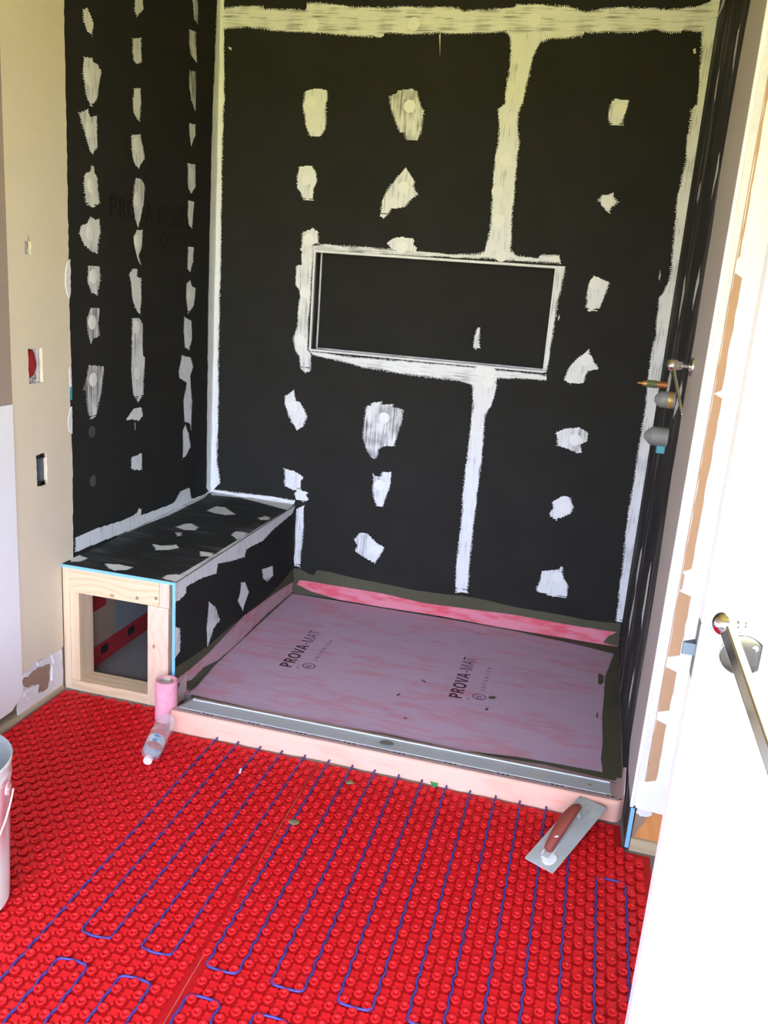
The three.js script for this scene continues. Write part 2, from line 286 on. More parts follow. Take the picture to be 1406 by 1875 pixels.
for (const [y0, y1, w] of [[1.62, 2.74, 0.005], [1.3, 1.59, 0.017], [0.83, 1.3, 0.02], [0.775, 0.83, 0.006], [0.585, 0.775, 0.03], [0.42, 0.555, 0.028], [0.2, 0.395, 0.026]])
  part(wallRight, 'bare_paper', sheet('z', wobble([[XW + 0.0285, y0], [XW + 0.0285 + w, y0 + 0.01], [XW + 0.0285 + w * 1.05, y1 - 0.01], [XW + 0.0285, y1]], 0.03, 0.0015), ZR, ZR + 0.0012), M.tan, 'bare tan paper');
part(wallRight, 'framing_stud', box(XW + 0.016, XW + 0.2, 0.008, 0.112, ZR - 0.09, ZR - 0.012, 0.003, 1), M.fir, 'orange wooden framing');
part(wallRight, 'sole_plate', box(XW + 0.014, XR, FL, 0.008, ZR - 0.09, ZR - 0.002, 0.003, 1), M.oldWood);
part(wallRight, 'plaster_lump', sheet('z', wobble(pts('2038,112 2080,110 2084,98 2066,86 2050,84 2040,92'), 0.008, 0.003), ZR - 0.013, ZR - 0.004), M.plaster);
part(wallRight, 'plaster_lump', sheet('z', wobble(pts('2040,90 2072,90 2066,60 2050,36 2046,10 2038,10'), 0.01, 0.002), ZR - 0.013, ZR - 0.0105), M.torn);
// the rest of the room round and behind the camera
const wallSide = struct('wall_side', [XR, 0, 3.3]);
part(wallSide, 'wall_core', box(XR, XR + 0.2, FL, CEIL, ZR, ZWIN + 0.2), M.white);
const wallFront = struct('wall_front', [1.6, 0, ZWIN]);
const WX0 = 0.08, WX1 = 2.9, WY0 = 0.5, WY1 = 2.15;
for (const [a, b, c, d] of [[-0.3, WX0, FL, CEIL], [WX1, XR + 0.2, FL, CEIL], [WX0, WX1, FL, WY0], [WX0, WX1, WY1, CEIL]]) part(wallFront, 'wall_panel', box(a, b, c, d, ZWIN, ZWIN + 0.2), M.white);
const win = struct('window_1', [1.55, WY0, ZWIN + 0.1]);
for (const [a, b, c, d] of [[WX0, WX0 + 0.05, WY0, WY1], [WX1 - 0.05, WX1, WY0, WY1], [WX0, WX1, WY0, WY0 + 0.05], [WX0, WX1, WY1 - 0.05, WY1], [1.525, 1.575, WY0, WY1]]) part(win, 'window_frame', box(a, b, c, d, ZWIN + 0.06, ZWIN + 0.12), M.white);
const lawn = struct('ground', [1.6, -0.7, 30]);
part(lawn, 'lawn', metric(new THREE.BoxGeometry(80, 0.1, 60).translate(1.6, -0.75, 35.5)), M.lawn);

// ------------------------------------------------------------------ the bench
const bench = thing('shower_bench', 'unfinished built-in bench with black board top and side on an open pine frame', 'bench', [0.22, FL, 0.62]);
part(bench, 'bench_top', box(0, XB, YB - 0.0115, YB, 0, ZF - 0.0015), M.benchTop, 'dusty black top board');
part(bench, 'top_edge', box(0, XB, YB - 0.0112, YB - 0.0008, ZF - 0.0015, ZF + 0.0005), M.foam, 'blue foam edge');
part(bench, 'bench_side', box(XB - 0.013, XB, FL + 0.02, YB - 0.0115, 0, ZF - 0.0015), M.board);
part(bench, 'side_edge', box(XB - 0.0122, XB - 0.0008, 0.02, YB - 0.0115, ZF - 0.0015, ZF + 0.0005), M.foam, 'blue foam edge');
const LUM = 0.0015;
part(bench, 'post', box(0.001, 0.028, FL, 0.4435, ZF - 0.09, ZF - 0.002, LUM, 1), M.pineUp);
part(bench, 'post', box(0.0282, 0.064, FL + 0.039, 0.3535, ZF - 0.092, ZF - 0.004, LUM, 1), M.pineUp);
part(bench, 'rail', box(0.0285, 0.386, 0.354, 0.4435, ZF - 0.04, ZF - 0.001, LUM, 1), M.pine);
part(bench, 'side_rail', box(0.387, 0.424, 0.354, 0.4435, 0.02, ZF - 0.0015, LUM, 1), M.pinePink);
part(bench, 'post', box(0.342, 0.423, FL, 0.3535, ZF - 0.04, ZF + 0.001, LUM, 1), M.pinePink);
part(bench, 'post', box(0.385, 0.4365, FL, 0.3535, 0.02, 0.06, LUM, 1), M.pineUp);
part(bench, 'sole_plate', box(0.0282, 0.3415, FL, 0.006, ZF - 0.09, ZF - 0.001, LUM, 1), M.pine);
for (const [x, y] of [[0.3, 0.374], [0.374, 0.385]]) part(bench, 'knot', lathe([[0.0001, 0.0012], [0.004, 0.001], [0.0065, 0]], [x, y, ZF - 0.001], 14, [0, 0, 1]), M.torn);
for (const [z0, z1, y0, y1] of [[0.02, 1.1, FL, 0.05], [0.93, 1.1, 0.2, 0.27], [0.35, 0.43, 0.05, 0.34]]) part(bench, 'red_membrane', box(0.0005, 0.003, y0, y1, z0, z1), M.redTape, 'dark red sealing strip inside');
for (const z of [0.3, 0.55, 0.72, 0.92]) part(bench, 'strip_hole', box(0.003, 0.0035, 0.0, 0.035, z, z + 0.05), M.black);
part(bench, 'inner_board', box(0, 0.0004, 0.02, 0.44, 0.4, 0.86), M.grey);
part(bench, 'inner_board', box(0, 0.0004, 0.02, 0.44, 0.86, 1.11), M.torn);

// ------------------------------------------------------------------ shower tray with its edge, and the drain
const tray = thing('shower_tray', 'shower floor of mauve pink fleece membrane with grey mortar edges', 'shower floor', [1.24, FL, 0.65]);
const RAMP = (z) => Math.max(0, (z - 1.14) / 0.17 * 0.035);
const trayTex = (() => {                       // streaky fleece with the maker's print
  const W = 2048, H = 1536, x0 = XB, x1 = XW, z0 = 0, z1 = 1.14, c = document.createElement('canvas'); c.width = W; c.height = H;
  const g = c.getContext('2d'), im = g.createImageData(W, H);
  for (let j = 0; j < H; j++) for (let i = 0; i < W; i++) {
    const u = i / W, v = j / H, st = fbm(u, v, 16, 90, 301, 4), n = fbm(u, v, 14, 24, 302, 3), f = fbm(u, v, 50, 300, 303, 2);
    const k = clamp(1.5 * step(0.46, 0.74, 0.5 * st + 0.5 * n) * 0.8 + 0.5 * (f - 0.4)), l = mix([0.52, 0.355, 0.465], [0.55, 0.28, 0.35], k), o = (j * W + i) * 4;
    im.data[o] = enc(l[0]); im.data[o + 1] = enc(l[1]); im.data[o + 2] = enc(l[2]); im.data[o + 3] = 255;
  }
  g.putImageData(im, 0, 0);
  const sx = W / (x1 - x0), sz = H / (z1 - z0);
  for (const [x, z] of [[0.735, 0.785], [1.428, 0.782]]) {
    g.save(); g.translate((x - x0) * sx, (z - z0) * sz); g.rotate(-Math.PI / 2); g.scale(sz / 1000, sx / 1000);
    g.fillStyle = 'rgba(58,22,36,0.85)';
    const fit = (text, font, from, to) => { g.save(); g.font = font; g.translate(from, from === 100 ? 74 : 0); g.scale((to - from) / g.measureText(text).width, 1); g.fillText(text, 0, 0); g.restore(); };
    fit('PROVA', 'bold 72px sans-serif', 0, 232); g.fillStyle = 'rgba(58,22,36,0.7)'; fit('-MAT', '72px sans-serif', 238, 392);
    g.strokeStyle = 'rgba(58,22,36,0.75)'; g.lineWidth = 4; g.beginPath(); g.arc(48, 62, 24, 0, 7); g.stroke();
    g.font = 'bold 28px sans-serif'; g.fillText('ES', 28, 72);
    g.font = 'bold 14px sans-serif'; g.fillText('us', 10, 28);
    g.font = '21px sans-serif'; fit('I N T E R T E K', '21px sans-serif', 100, 330);
    g.restore();
  }
  const t = new THREE.CanvasTexture(c); t.colorSpace = THREE.SRGBColorSpace; t.flipY = false; return t;
})();
M.tray = mat({ map: trayTex, roughness: 0.95, specularIntensity: 0.3 });
{
  const g = new THREE.PlaneGeometry(XW - XB, 1.14, 2, 2).rotateX(-Math.PI / 2).translate((XB + XW) / 2, 0, 0.57);
  const p = g.attributes.position, uv = g.attributes.uv; for (let i = 0; i < p.count; i++) uv.setXY(i, (p.getX(i) - XB) / (XW - XB), p.getZ(i) / 1.14);
  part(tray, 'membrane', g, M.tray);
  part(tray, 'tray_base', box(XB, XW, FL, -0.0006, 0, 1.14), M.grey);
  const top = [[1.14, 0], [1.2, RAMP(1.2)], [1.25, RAMP(1.25)], [1.305, 0.0345], [1.318, 0.0352]], face = [[1.318, 0.0352], [1.3245, 0.0325], [1.328, 0.024], [1.329, 0.0], [1.331, -0.02], [1.333, FL]];
  const strip = (prof, x0, x1, n) => { const v = [], id = []; for (let i = 0; i <= n; i++) prof.forEach(([z, y], k) => { const t = i / n, x = x0 + (x1 - x0) * t, sag = k > 2 ? 0.004 * Math.sin(t * 9 + 1) + 0.002 * Math.sin(t * 31) : 0; const end = Math.max(0, (t - 0.985) / 0.015); v.push(x, y, z + (prof === face ? sag * k / 6 : 0) - end * end * 0.03); });
    const m = prof.length; for (let i = 0; i < n; i++) for (let k = 0; k < m - 1; k++) { const a = i * m + k, b = a + m; id.push(a, a + 1, b, b, a + 1, b + 1); }
    const g2 = new THREE.BufferGeometry(); g2.setAttribute('position', new THREE.Float32BufferAttribute(v, 3)); g2.setIndex(id); g2.computeVertexNormals(); const nn = g2.toNonIndexed(); const r = metric(nn); return r; };
  part(tray, 'flange', strip(top, 0.5, XW - 0.003, 60), M.fleeceFlange, 'greyish fleece edge of the drain');
  part(tray, 'front_apron', strip(face, 0.5, XW - 0.003, 120), M.fleeceFace, 'salmon pink fleece apron at the front');
  part(tray, 'end_flap', sheet('x', [[1.14, 0], [1.3, 0.0], [1.27, 0.05], [1.2, 0.085], [1.14, 0.05]], XW - 0.006, XW - 0.003), M.fleeceFlange, 'fleece folded up the wall');
  part(tray, 'end_flap', sheet('x', [[1.12, -0.02], [1.21, -0.02], [1.206, 0.02], [1.17, 0.055], [1.12, 0.07]], XB, XB + 0.003), M.fleeceFlange);
}
const drain = thing('linear_drain', 'long grey metal drain channel with a dark round plug along the shower front', 'drain', [1.24, 0.02, 1.24]);
const slope = Math.atan2(0.035, 0.17);
const onRamp = (g) => g.translate(0, 0, -1.14).rotateX(-slope).translate(0, 0, 1.14);
const L = (z) => 1.14 + (z - 1.14) / Math.cos(slope);
part(drain, 'channel', onRamp(box(0.512, 1.978, 0.0005, 0.0022, L(1.185), L(1.288), 0.0006, 1)), M.drain);
part(drain, 'back_lip', onRamp(box(0.512, 1.978, 0.0005, 0.006, L(1.183), L(1.187), 0.001, 1)), M.drain);
part(drain, 'outlet_plug', onRamp(lathe([[0.0001, 0.005], [0.02, 0.005], [0.024, 0.003], [0.026, 0]], [0, 0, 0], 32).scale(1, 1, 1.1).translate(1.246, 0.002, L(1.238))), M.grey, 'dark round plug');
part(drain, 'screw_head', onRamp(lathe([[0.0001, 0.002], [0.004, 0.0018], [0.0055, 0]], [1.914, 0.002, L(1.24)], 16)), M.grey);
{ // printed tape along both sides of the channel
  const c = document.createElement('canvas'); c.width = 2048; c.height = 32; const g = c.getContext('2d');
  g.fillStyle = '#c9b0ac'; g.fillRect(0, 0, 2048, 32); g.fillStyle = '#161214';
  for (let k = 0; k < 9; k++) {
    const x = k * 232; for (let q = 0; q < 3; q++) { const a = x + 8 + q * 21; g.beginPath(); if (q % 2) { g.moveTo(a, 2); g.lineTo(a + 20, 2); g.lineTo(a + 10, 30); } else { g.moveTo(a, 30); g.lineTo(a + 20, 30); g.lineTo(a + 10, 2); } g.fill(); }
    g.font = 'bold 24px sans-serif'; g.fillText('SCHL\u00dcTER-KERDI-LINE', x + 80, 25, 144);
  }
  const t = new THREE.CanvasTexture(c); t.colorSpace = THREE.SRGBColorSpace;
  M.tape = mat({ map: t, roughness: 0.8 });
  const strip = (z, turn) => { const q = new THREE.PlaneGeometry(1.5, 0.0145).rotateX(-Math.PI / 2); if (turn) q.rotateY(Math.PI); return onRamp(q.translate(1.262, 0.0011, L(z))).toNonIndexed(); };
  part(drain, 'printed_tape', strip(1.174, false), M.tape, 'printed tape');
  part(drain, 'printed_tape', strip(1.298, true), M.tape, 'printed tape');
}

// ------------------------------------------------------------------ mortar pulled over screws, seams and corners
const PL = {
  back: { host: wallBack, at: (u, v, h) => [u, v, h], n: [0, 0, 1] }, left: { host: wallLeft, at: (u, v, h) => [h, v, u], n: [1, 0, 0] },
  right: { host: wallRight, at: (u, v, h) => [XW - h, v, u], n: [-1, 0, 0] }, top: { host: bench, at: (u, v, h) => [u, YB + h, v], n: [0, 1, 0] },
  side: { host: bench, at: (u, v, h) => [XB + h, v, u], n: [1, 0, 0] }, pan: { host: tray, at: (u, v, h) => [u, h, v], n: [0, 1, 0] },
};
let lift = 0.0007;
function smear(plane, outline, caps = '', o = {}) {
  const P = PL[plane], poly = pts(outline).map(([u, v]) => [Math.max(0.001, Math.min(u, plane === 'back' || plane === 'pan' ? XW - 0.001 : plane === 'top' ? XB - 0.0005 : 9)), Math.max(0.001, plane === 'side' ? Math.min(v, YB - 0.0005) : v)]), across = o.dir ? 1 : 0, A = (p) => p[across], B = (p) => p[1 - across];   // spans run along A, rows are stacked along B
  const b0 = Math.min(...poly.map(B)), b1 = Math.max(...poly.map(B)), row = plane === 'pan' || o.name ? 0.003 : 0.0036, n = Math.max(2, Math.round((b1 - b0) / row)), hgt = (b1 - b0) / n, pos = [], uv = [], h = (o.off || 0) + (lift += 0.000012);
  const sd = Math.round(b0 * 1e4 + poly[0][0] * 777), amp = plane === 'pan' || o.name ? 0.003 : 0.012, ou = hash(sd, 1, 3), ov = hash(sd, 2, 3);
  const o0 = new THREE.Vector3(...P.at(0, 0, 0)), e1 = new THREE.Vector3(...P.at(1, 0, 0)).sub(o0), e2 = new THREE.Vector3(...P.at(0, 1, 0)).sub(o0), back = e1.cross(e2).dot(new THREE.Vector3(...P.n)) < 0 !== !!across;
  const quad = (a0, a1, c0, c1) => { if (a1 - a0 < 0.0004) return; const q = [[a0, c0], [a1, c0], [a1, c1], [a0, c0], [a1, c1], [a0, c1]]; if (back) q.reverse(); for (const [a, b] of q) { const u = across ? b : a, v = across ? a : b; pos.push(...P.at(u, v, h)); uv.push(u + ou, v + ov); } };
  for (let k = 0; k < n; k++) {
    const b = b0 + (k + 0.5) * hgt, xs = [];
    poly.forEach((p, i) => { const q = poly[(i + 1) % poly.length]; if ((B(p) > b) !== (B(q) > b)) xs.push(A(p) + (A(q) - A(p)) * (b - B(p)) / (B(q) - B(p))); });
    xs.sort((x, y) => x - y);
    const t = k / n, lim = Math.min(0.14, 0.028 / (b1 - b0)), rag = !o.name && !across && t < lim ? (lim - t) / lim : 0;
    for (let i = 0; i + 1 < xs.length; i += 2) {
      let s = xs[i], e = xs[i + 1]; const w = e - s, cap = Math.min(amp, w * 0.35);
      if (rag && hash(k, i, sd) < 0.5 * rag) { const m = w * (0.1 + 0.5 * hash(k, i + 1, sd)); s += m * hash(k, 5, sd); e -= m; }
      const roughA = 0.25 + noise(k / 11, 0.5, 999, 9, sd), roughB = 0.25 + noise(k / 11, 3.5, 999, 9, sd + 5);
      const fa = s < 0.004 ? 0 : 1, fb = e > (across ? 99 : plane === 'top' ? XB : XW) - 0.004 || (plane === 'side' && across) ? 0 : 1, odd = k & 1 ? 0.55 : 0, da = fa * cap * roughA * Math.min(0.9, odd + 0.6 * hash(k, 11, sd)), db = fb * cap * roughB * Math.min(0.9, odd + 0.6 * hash(k, 12, sd)), tooth = 0.7 + 0.3 * hash(k, 13, sd), core0 = s + fa * cap * roughA * 0.9, core1 = e - fb * cap * roughB * 0.9, c0 = b - hgt / 2, c1 = b + hgt / 2;
      if (core1 <= core0) { quad(s + da, e - db, c0, c1); continue; }
      quad(s + da, core0, c0, c0 + hgt * tooth); quad(core0, core1, c0, c1); quad(core1, e - db, c0, c0 + hgt * tooth);
    }
  }
  const g = new THREE.BufferGeometry(); g.setAttribute('position', new THREE.Float32BufferAttribute(pos, 3)); g.setAttribute('uv', new THREE.Float32BufferAttribute(uv, 2));
  const nr = new Float32Array(pos.length); for (let i = 0; i < nr.length; i += 3) nr.set(P.n, i); g.setAttribute('normal', new THREE.BufferAttribute(nr, 3));
  const th = o.thin ?? 0.3, lv = th < 0.33 ? 0 : th < 0.55 ? 1 : 2;
  const m = o.name === 'thinset' ? M.thinset : o.name === 'fleece' ? (plane === 'back' ? M.fleeceBack : M.fleeceSide) : (across || plane === 'top' ? M.mudAcross : M.mud)[lv];
  const piece = part(P.host, { thinset: 'thinset_band', fleece: 'fleece_strip' }[o.name] || 'mortar_patch', g, m);
  if (caps) for (const [u, v] of pts(caps)) part(piece, 'washer', lathe([[0.0001, 0.0026], [0.012, 0.0024], [0.0215, 0.0016], [0.0255, 0.0002]], P.at(u, v, h), 22, P.n), M.cap);
  return piece;
}
smear('left', '1021,2288 988,2302 966,2283 950,2263 963,2223 995,2231 1017,2254');
smear('left', '1018,2151 962,2158 958,2149 924,2147 920,2135 905,2134 926,2086 934,2043 964,2009 993,2011 1015,2046 1027,2097', '990,2096', {thin: 0.5});
smear('left', '1054,1974 993,1998 982,1977 941,1986 937,1940 940,1885 969,1858 992,1866 1015,1906 1037,1942', '988,1934', {thin: 0.5});
smear('left', '987,1821 962,1822 960,1801 941,1788 937,1746 928,1706 969,1684 1022,1694 1034,1755 1026,1789 989,1805', '981,1756', {thin: 0.4});
smear('left', '994,1655 960,1649 934,1654 925,1611 939,1571 948,1535 997,1540 1036,1560 1063,1595 1052,1622 1019,1630', '994,1601', {thin: 0.5});
smear('left', '1014,1492 933,1491 929,1443 953,1392 997,1400 1020,1441', '978,1456', {thin: 0.5});
smear('left', '1005,1348 940,1346 949,1291 939,1250 981,1240 1002,1221 1021,1259 1027,1310', '990,1298', {thin: 0.6});
smear('left', '1019,1149 915,1138 928,1066 956,990 973,956 1020,953 1036,999 1042,1059 1057,1063 1035,1108', '990,1094', {thin: 0.7});
smear('left', '701,2421 640,2440 634,2400 682,2362 702,2375');
smear('left', '715,2285 648,2305 644,2225 675,2210 708,2212 721,2249');
smear('left', '709,2124 656,2135 649,2076 658,2021 687,2021 710,2042 717,2084');
smear('left', '729,1964 656,1978 635,1935 623,1899 670,1855 711,1869 727,1923', '682,1936');
smear('left', '700,1821 647,1821 623,1801 629,1741 659,1673 677,1642 701,1675 720,1726 715,1766', '683,1747', {thin: 0.4});
smear('left', '695,1635 638,1640 645,1585 654,1560 672,1541 650,1505 678,1522 705,1569 713,1610', '683,1594');
smear('left', '722,1493 678,1492 682,1464 648,1460 650,1379 660,1319 703,1342 723,1378 732,1439 749,1471');
smear('left', '727,1308 661,1307 638,1284 642,1208 638,1160 623,1152 630,1078 636,1006 680,975 723,1015 734,1112 730,1212', '688,1273 686,1095', {thin: 0.4});
smear('left', '718,956 649,954 639,920 674,901 736,916 778,918 748,937');
smear('left', '709,899 700,898 701,868 707,869');
smear('left', '738,761 649,766 647,697 701,700 740,718');
smear('left', '263,2555 214,2571 202,2515 203,2472 247,2478', '', {thin: 0.6});
smear('left', '285,2435 217,2439 215,2386 208,2326 271,2344 286,2385', '', {thin: 0.6});
smear('left', '281,2286 216,2294 210,2240 217,2139 266,2179 282,2230', '', {thin: 0.6});
smear('left', '278,2087 212,2093 211,2052 254,2000 272,2041', '', {thin: 0.3});
smear('left', '288,1933 207,1937 204,1846 248,1815 281,1837', '243,1893');
smear('left', '277,1787 214,1786 224,1745 229,1678 267,1682 280,1726');
smear('left', '276,1601 211,1601 217,1540 246,1494 277,1510');
smear('left', '283,1449 245,1463 221,1436 190,1430 203,1353 264,1318 284,1380', '243,1401');
smear('left', '301,1308 225,1289 217,1204 244,1162 291,1172 304,1249');
smear('left', '320,1145 228,1129 203,1087 233,1046 206,933 218,792 235,832 290,847 300,943 271,1020 340,1047 348,1076');
smear('left', '300,811 274,833 234,786 216,723 255,691 302,677');
smear('left', '39,2673 -73,2709 -75,2475 -75,2097 -72,1625 -76,992 -79,444 52,492 61,849 70,1353 66,2117 60,2227 44,2569', '', {thin: 0.3});
smear('left', '1125,530 974,529 789,515 702,518 676,537 650,526 653,501 382,489 322,529 218,528 200,469 72,462 10,469 0,459 272,448 610,452 931,468 1130,475');
smear('back', '-36,2686 19,2686 21,2519 33,2240 29,2107 30,1741 34,1503 31,1155 38,898 36,738 39,604 56,513 -45,453 -47,994 -45,1618 -41,2083 -39,2455');
smear('back', '-34,2595 91,2605 201,2603 204,2594 387,2590 390,2615 445,2617 576,2602 716,2600 899,2602 1033,2598 1050,2586 1256,2598 1263,2609 1325,2609 1451,2605 1534,2586 1605,2597 1715,2599 1733,2596 1871,2594 1937,2601 1985,2615 2056,2655 2071,2546 1987,2509 1971,2512 1966,2505 1904,2512 1897,2505 1856,2502 1804,2515 1735,2504 1539,2502 1531,2487 1416,2479 1375,2467 1254,2481 1230,2503 1132,2498 908,2495 736,2494 721,2480 584,2485 391,2498 244,2503 132,2515 -32,2508', '421,2529 853,2535 1339,2552', {dir: 1, thin: 0.35});
smear('back', '962,2497 969,2497 975,2409');
smear('back', '1248,2501 1392,2502 1375,2463 1351,2408 1348,2348 1339,2308 1336,2260 1323,2219 1326,2156 1337,2101 1335,2022 1338,1917 1339,1831 1344,1745 1351,1658 1229,1650 1240,1728 1242,1815 1237,1908 1236,2018 1239,2098 1238,2151 1227,2225 1252,2246 1251,2317 1256,2402', '1284,2037 1264,1913 1280,1800', {thin: 0.25});
smear('back', '1967,2524 2064,2550 2062,2416 2064,2261 2063,2050 2066,1776 2067,1639 2066,1543 2073,1337 2074,1202 2066,925 2074,637 2068,462 2068,122 2001,110 1990,119 1983,270 1974,499 1970,660 1973,794 1972,984 1973,1101 1964,1282 1969,1394 1962,1536 1975,1552 1989,1613 1986,1698 1979,1802 1973,1905 1977,1986 1983,2066 1974,2145 1973,2243 1994,2263 1983,2377', '', {thin: 0.35});
smear('back', '1949,2452 1960,2456 1965,2439 1956,2434');
smear('back', '395,2275 417,2282 449,2286 504,2283 504,2226 504,2169 504,2130 486,2098 427,2095 406,2140 388,2217', '429,2234');
smear('back', '768,2264 801,2277 803,2287 869,2294 894,2285 912,2236 930,2211 927,2142 919,2117 910,2098 850,2097 843,2124 823,2125 799,2170 777,2220', '862,2227', {thin: 0.6});
smear('back', '385,1976 451,1979 472,1952 477,1919 464,1885 464,1838 407,1840 401,1862 379,1888 377,1935', '421,1923');
smear('back', '865,1990 898,1956 914,1934 908,1918 932,1886 902,1862 879,1831 823,1822 803,1794 786,1780 763,1789 766,1846 788,1899 827,1953', '862,1909', {thin: 0.4});
smear('back', '804,1680 832,1703 871,1710 932,1704 929,1681 948,1668 938,1648 836,1645', '873,1667', {thin: 0.3});
smear('back', '411,1702 465,1725 498,1710 501,1662 477,1654 440,1624 411,1629', '447,1671', {thin: 0.4});
smear('back', '410,1636 439,1651 499,1662 635,1663 821,1661 1002,1655 1004,1631 749,1630 471,1624 470,1617 441,1610 413,1619', '', {thin: 0.6, dir: 1});
smear('back', '997,1656 1102,1653 1218,1667 1227,1676 1355,1684 1369,1668 1460,1660 1470,1678 1546,1681 1558,1640 1540,1639 1406,1639 999,1636', '1307,1659', {thin: 0.5, dir: 1});
smear('back', '415,1653 477,1653 479,1618 475,1510 471,1323 472,1192 489,1178 493,1097 462,1085 435,1107 425,1158 403,1186 390,1243 410,1296 409,1362 416,1449 393,1475 391,1560 416,1563', '443,1445 427,1230', {thin: 0.45});
smear('back', '477,1190 698,1184 979,1190 1251,1189 1541,1185 1555,1183 1556,1156 1501,1156 1432,1152 1344,1144 1346,1128 1232,1106 1168,1118 1095,1117 985,1119 872,1125 730,1133 681,1145 555,1161 496,1169', '1272,1174 1311,1170', {dir: 1, thin: 0.4});
smear('back', '1536,1632 1582,1633 1577,1571 1570,1497 1569,1439 1562,1321 1560,1252 1555,1182 1539,1186 1537,1319 1535,1511', '', {thin: 0.4});
smear('back', '1221,1351 1238,1353 1243,1293 1250,1261 1226,1257 1209,1262 1211,1316', '', {off: -0.092});
smear('back', '1232,1119 1332,1153 1350,1119 1342,1059 1334,1024 1314,983 1317,910 1320,787 1315,660 1314,506 1315,348 1320,145 1253,137 1244,284 1246,470 1241,676 1246,877 1245,1036', '1306,1127', {thin: 0.25});
smear('back', '1694,1604 1711,1601 1769,1582 1761,1546 1745,1499 1739,1465 1690,1460 1678,1474 1673,1526 1676,1566', '1708,1575', {thin: 0.3});
smear('back', '1717,1308 1728,1283 1773,1229 1729,1215 1722,1194 1716,1162 1656,1152 1625,1170 1640,1220 1669,1264', '1713,1261', {thin: 0.2});
smear('back', '1620,940 1659,962 1720,974 1763,956 1762,917 1737,899 1750,865 1721,861 1670,877 1631,883 1631,909', '1710,918', {thin: 0.35});
smear('back', '1644,631 1683,662 1722,664 1745,622 1739,591 1676,548 1646,559 1636,577 1651,602', '1704,609', {thin: 0.2});
smear('back', '1682,2274 1745,2269 1742,2243 1736,2207 1736,2178 1676,2179 1668,2203 1668,2262', '1710,2233');
smear('back', '1667,1898 1684,1918 1706,1919 1730,1929 1739,1911 1758,1893 1738,1874 1729,1848 1702,1859 1683,1880', '1710,1894', {thin: 0.3});
smear('back', '364,971 412,1005 427,953 447,951 469,921 487,885 469,836 434,815 399,852 372,911 363,940', '408,922', {thin: 0.3});
smear('back', '759,968 782,969 781,983 838,994 841,981 894,988 897,974 943,968 940,911 923,842 915,795 872,794 839,771 835,725 807,725 773,763 752,815 752,891', '851,920', {thin: 0.7});
smear('back', '374,627 393,623 435,620 486,595 470,573 473,529 431,524 381,541', '', {thin: 0.3});
smear('back', '452,534 514,522 498,512 518,487 488,473 442,481 434,508', '', {thin: 0.2});
smear('back', '816,660 829,646 852,645 858,669 910,674 907,602 891,545 879,504 843,503 822,543 816,606', '853,604', {thin: 0.4});
smear('back', '743,324 767,361 819,363 862,325 904,307 884,255 860,218 795,245 753,268 763,294', '856,282', {thin: 0.5});
smear('back', '1637,305 1712,325 1718,339 1734,337 1743,287 1768,257 1772,195 1709,191 1635,200 1621,215 1635,261', '1713,287', {thin: 0.2});
smear('back', '443,433 492,459 498,295 490,224 489,139 449,147 444,301', '', {thin: 0.4});
smear('back', '3,476 240,482 442,481 439,452 435,443 241,449 3,457', '', {dir: 1, thin: 0.3});
smear('back', '1953,1649 1960,1621 1957,1602 1952,1611');
smear('back', '1575,1439 1581,1426 1575,1409 1571,1422');
smear('back', '40,2445 59,2439 56,2429 44,2435');
smear('back', '452,134 489,134 530,117 558,113 571,144 643,144 766,132 903,127 1078,119 1249,125 1288,129 1412,125 1538,114 1750,112 1871,106 2017,116 2024,-3 1765,-1 1535,1 1176,8 912,5 691,7 456,3', '', {name: 'thinset', dir: 1});
smear('back', '2023,2 1954,11 1967,40 2006,71 1756,70 1542,76 1118,62 907,77 518,79 484,76 473,51 549,26 691,7 912,5 1176,8 1535,1 1765,-1 1895,0', '', {name: 'fleece', dir: 1});
smear('top', '128,313 135,227 180,218 277,307 245,341 171,336');
smear('top', '126,611 142,546 172,530 226,570 230,616 186,632');
smear('top', '375,314 394,266 432,281 441,322 401,338');
smear('top', '381,606 375,543 436,537 448,609 433,656');
smear('top', '365,859 427,849 446,896 393,912');
smear('top', '161,861 201,863 251,825 284,855 263,900 214,926');
smear('top', '129,1141 177,1127 246,1132 246,1166 204,1192 170,1180');
smear('top', '-24,1157 -11,1097 54,1117 51,1160 17,1177');
smear('top', '165,684 197,667 220,706 203,728');
smear('top', '383,1189 380,1153 411,1128 448,1138 450,1202');
smear('top', '-40,11 -61,1095 -25,1091 -3,854 10,645 30,470 26,120', '', {dir: 0, thin: 0.4});
smear('top', '-45,-91 445,-31 474,123 169,23 23,49', '', {thin: 0.3});
smear('top', '505,50 471,1194 420,1188 427,1002 436,628 456,111', '', {thin: 0.4});
smear('side', '17,484 54,425 303,409 416,389 560,401 595,401 609,372 756,397 868,422 880,386 1011,409 1127,416 1126,391 1187,381 1211,387 1213,493', '', {thin: 0.3});
smear('side', '421,258 283,234 268,182 356,179 407,211');
smear('side', '649,272 598,259 551,199 591,161 614,133 677,199 654,227');
smear('side', '946,295 880,251 832,178 890,166 911,140 952,102 963,194', '', {thin: 0.5});
smear('side', '1217,297 1168,275 1163,184 1215,171', '', {thin: 0.4});
smear('side', '2,134 189,108 482,91 739,114 901,108 1041,119 1206,136 1213,54 1111,-8 -17,-10', '', {name: 'thinset'});
smear('side', '-8,62 270,87 607,107 943,77 1066,76 1197,85 1197,68 1078,28 978,35 841,8 628,6 323,17 -15,8', '', {name: 'fleece'});
smear('right', '944,2278 921,2269 931,2214 941,2148 901,2171 872,2222 880,2274', '', {thin: 0.2});
smear('right', '482,2277 490,2225 505,2157 438,2192 425,2236 445,2269', '', {thin: 0.2});
smear('right', '943,1943 982,1884 947,1849 913,1811 898,1842 912,1894 907,1938', '', {thin: 0.2});
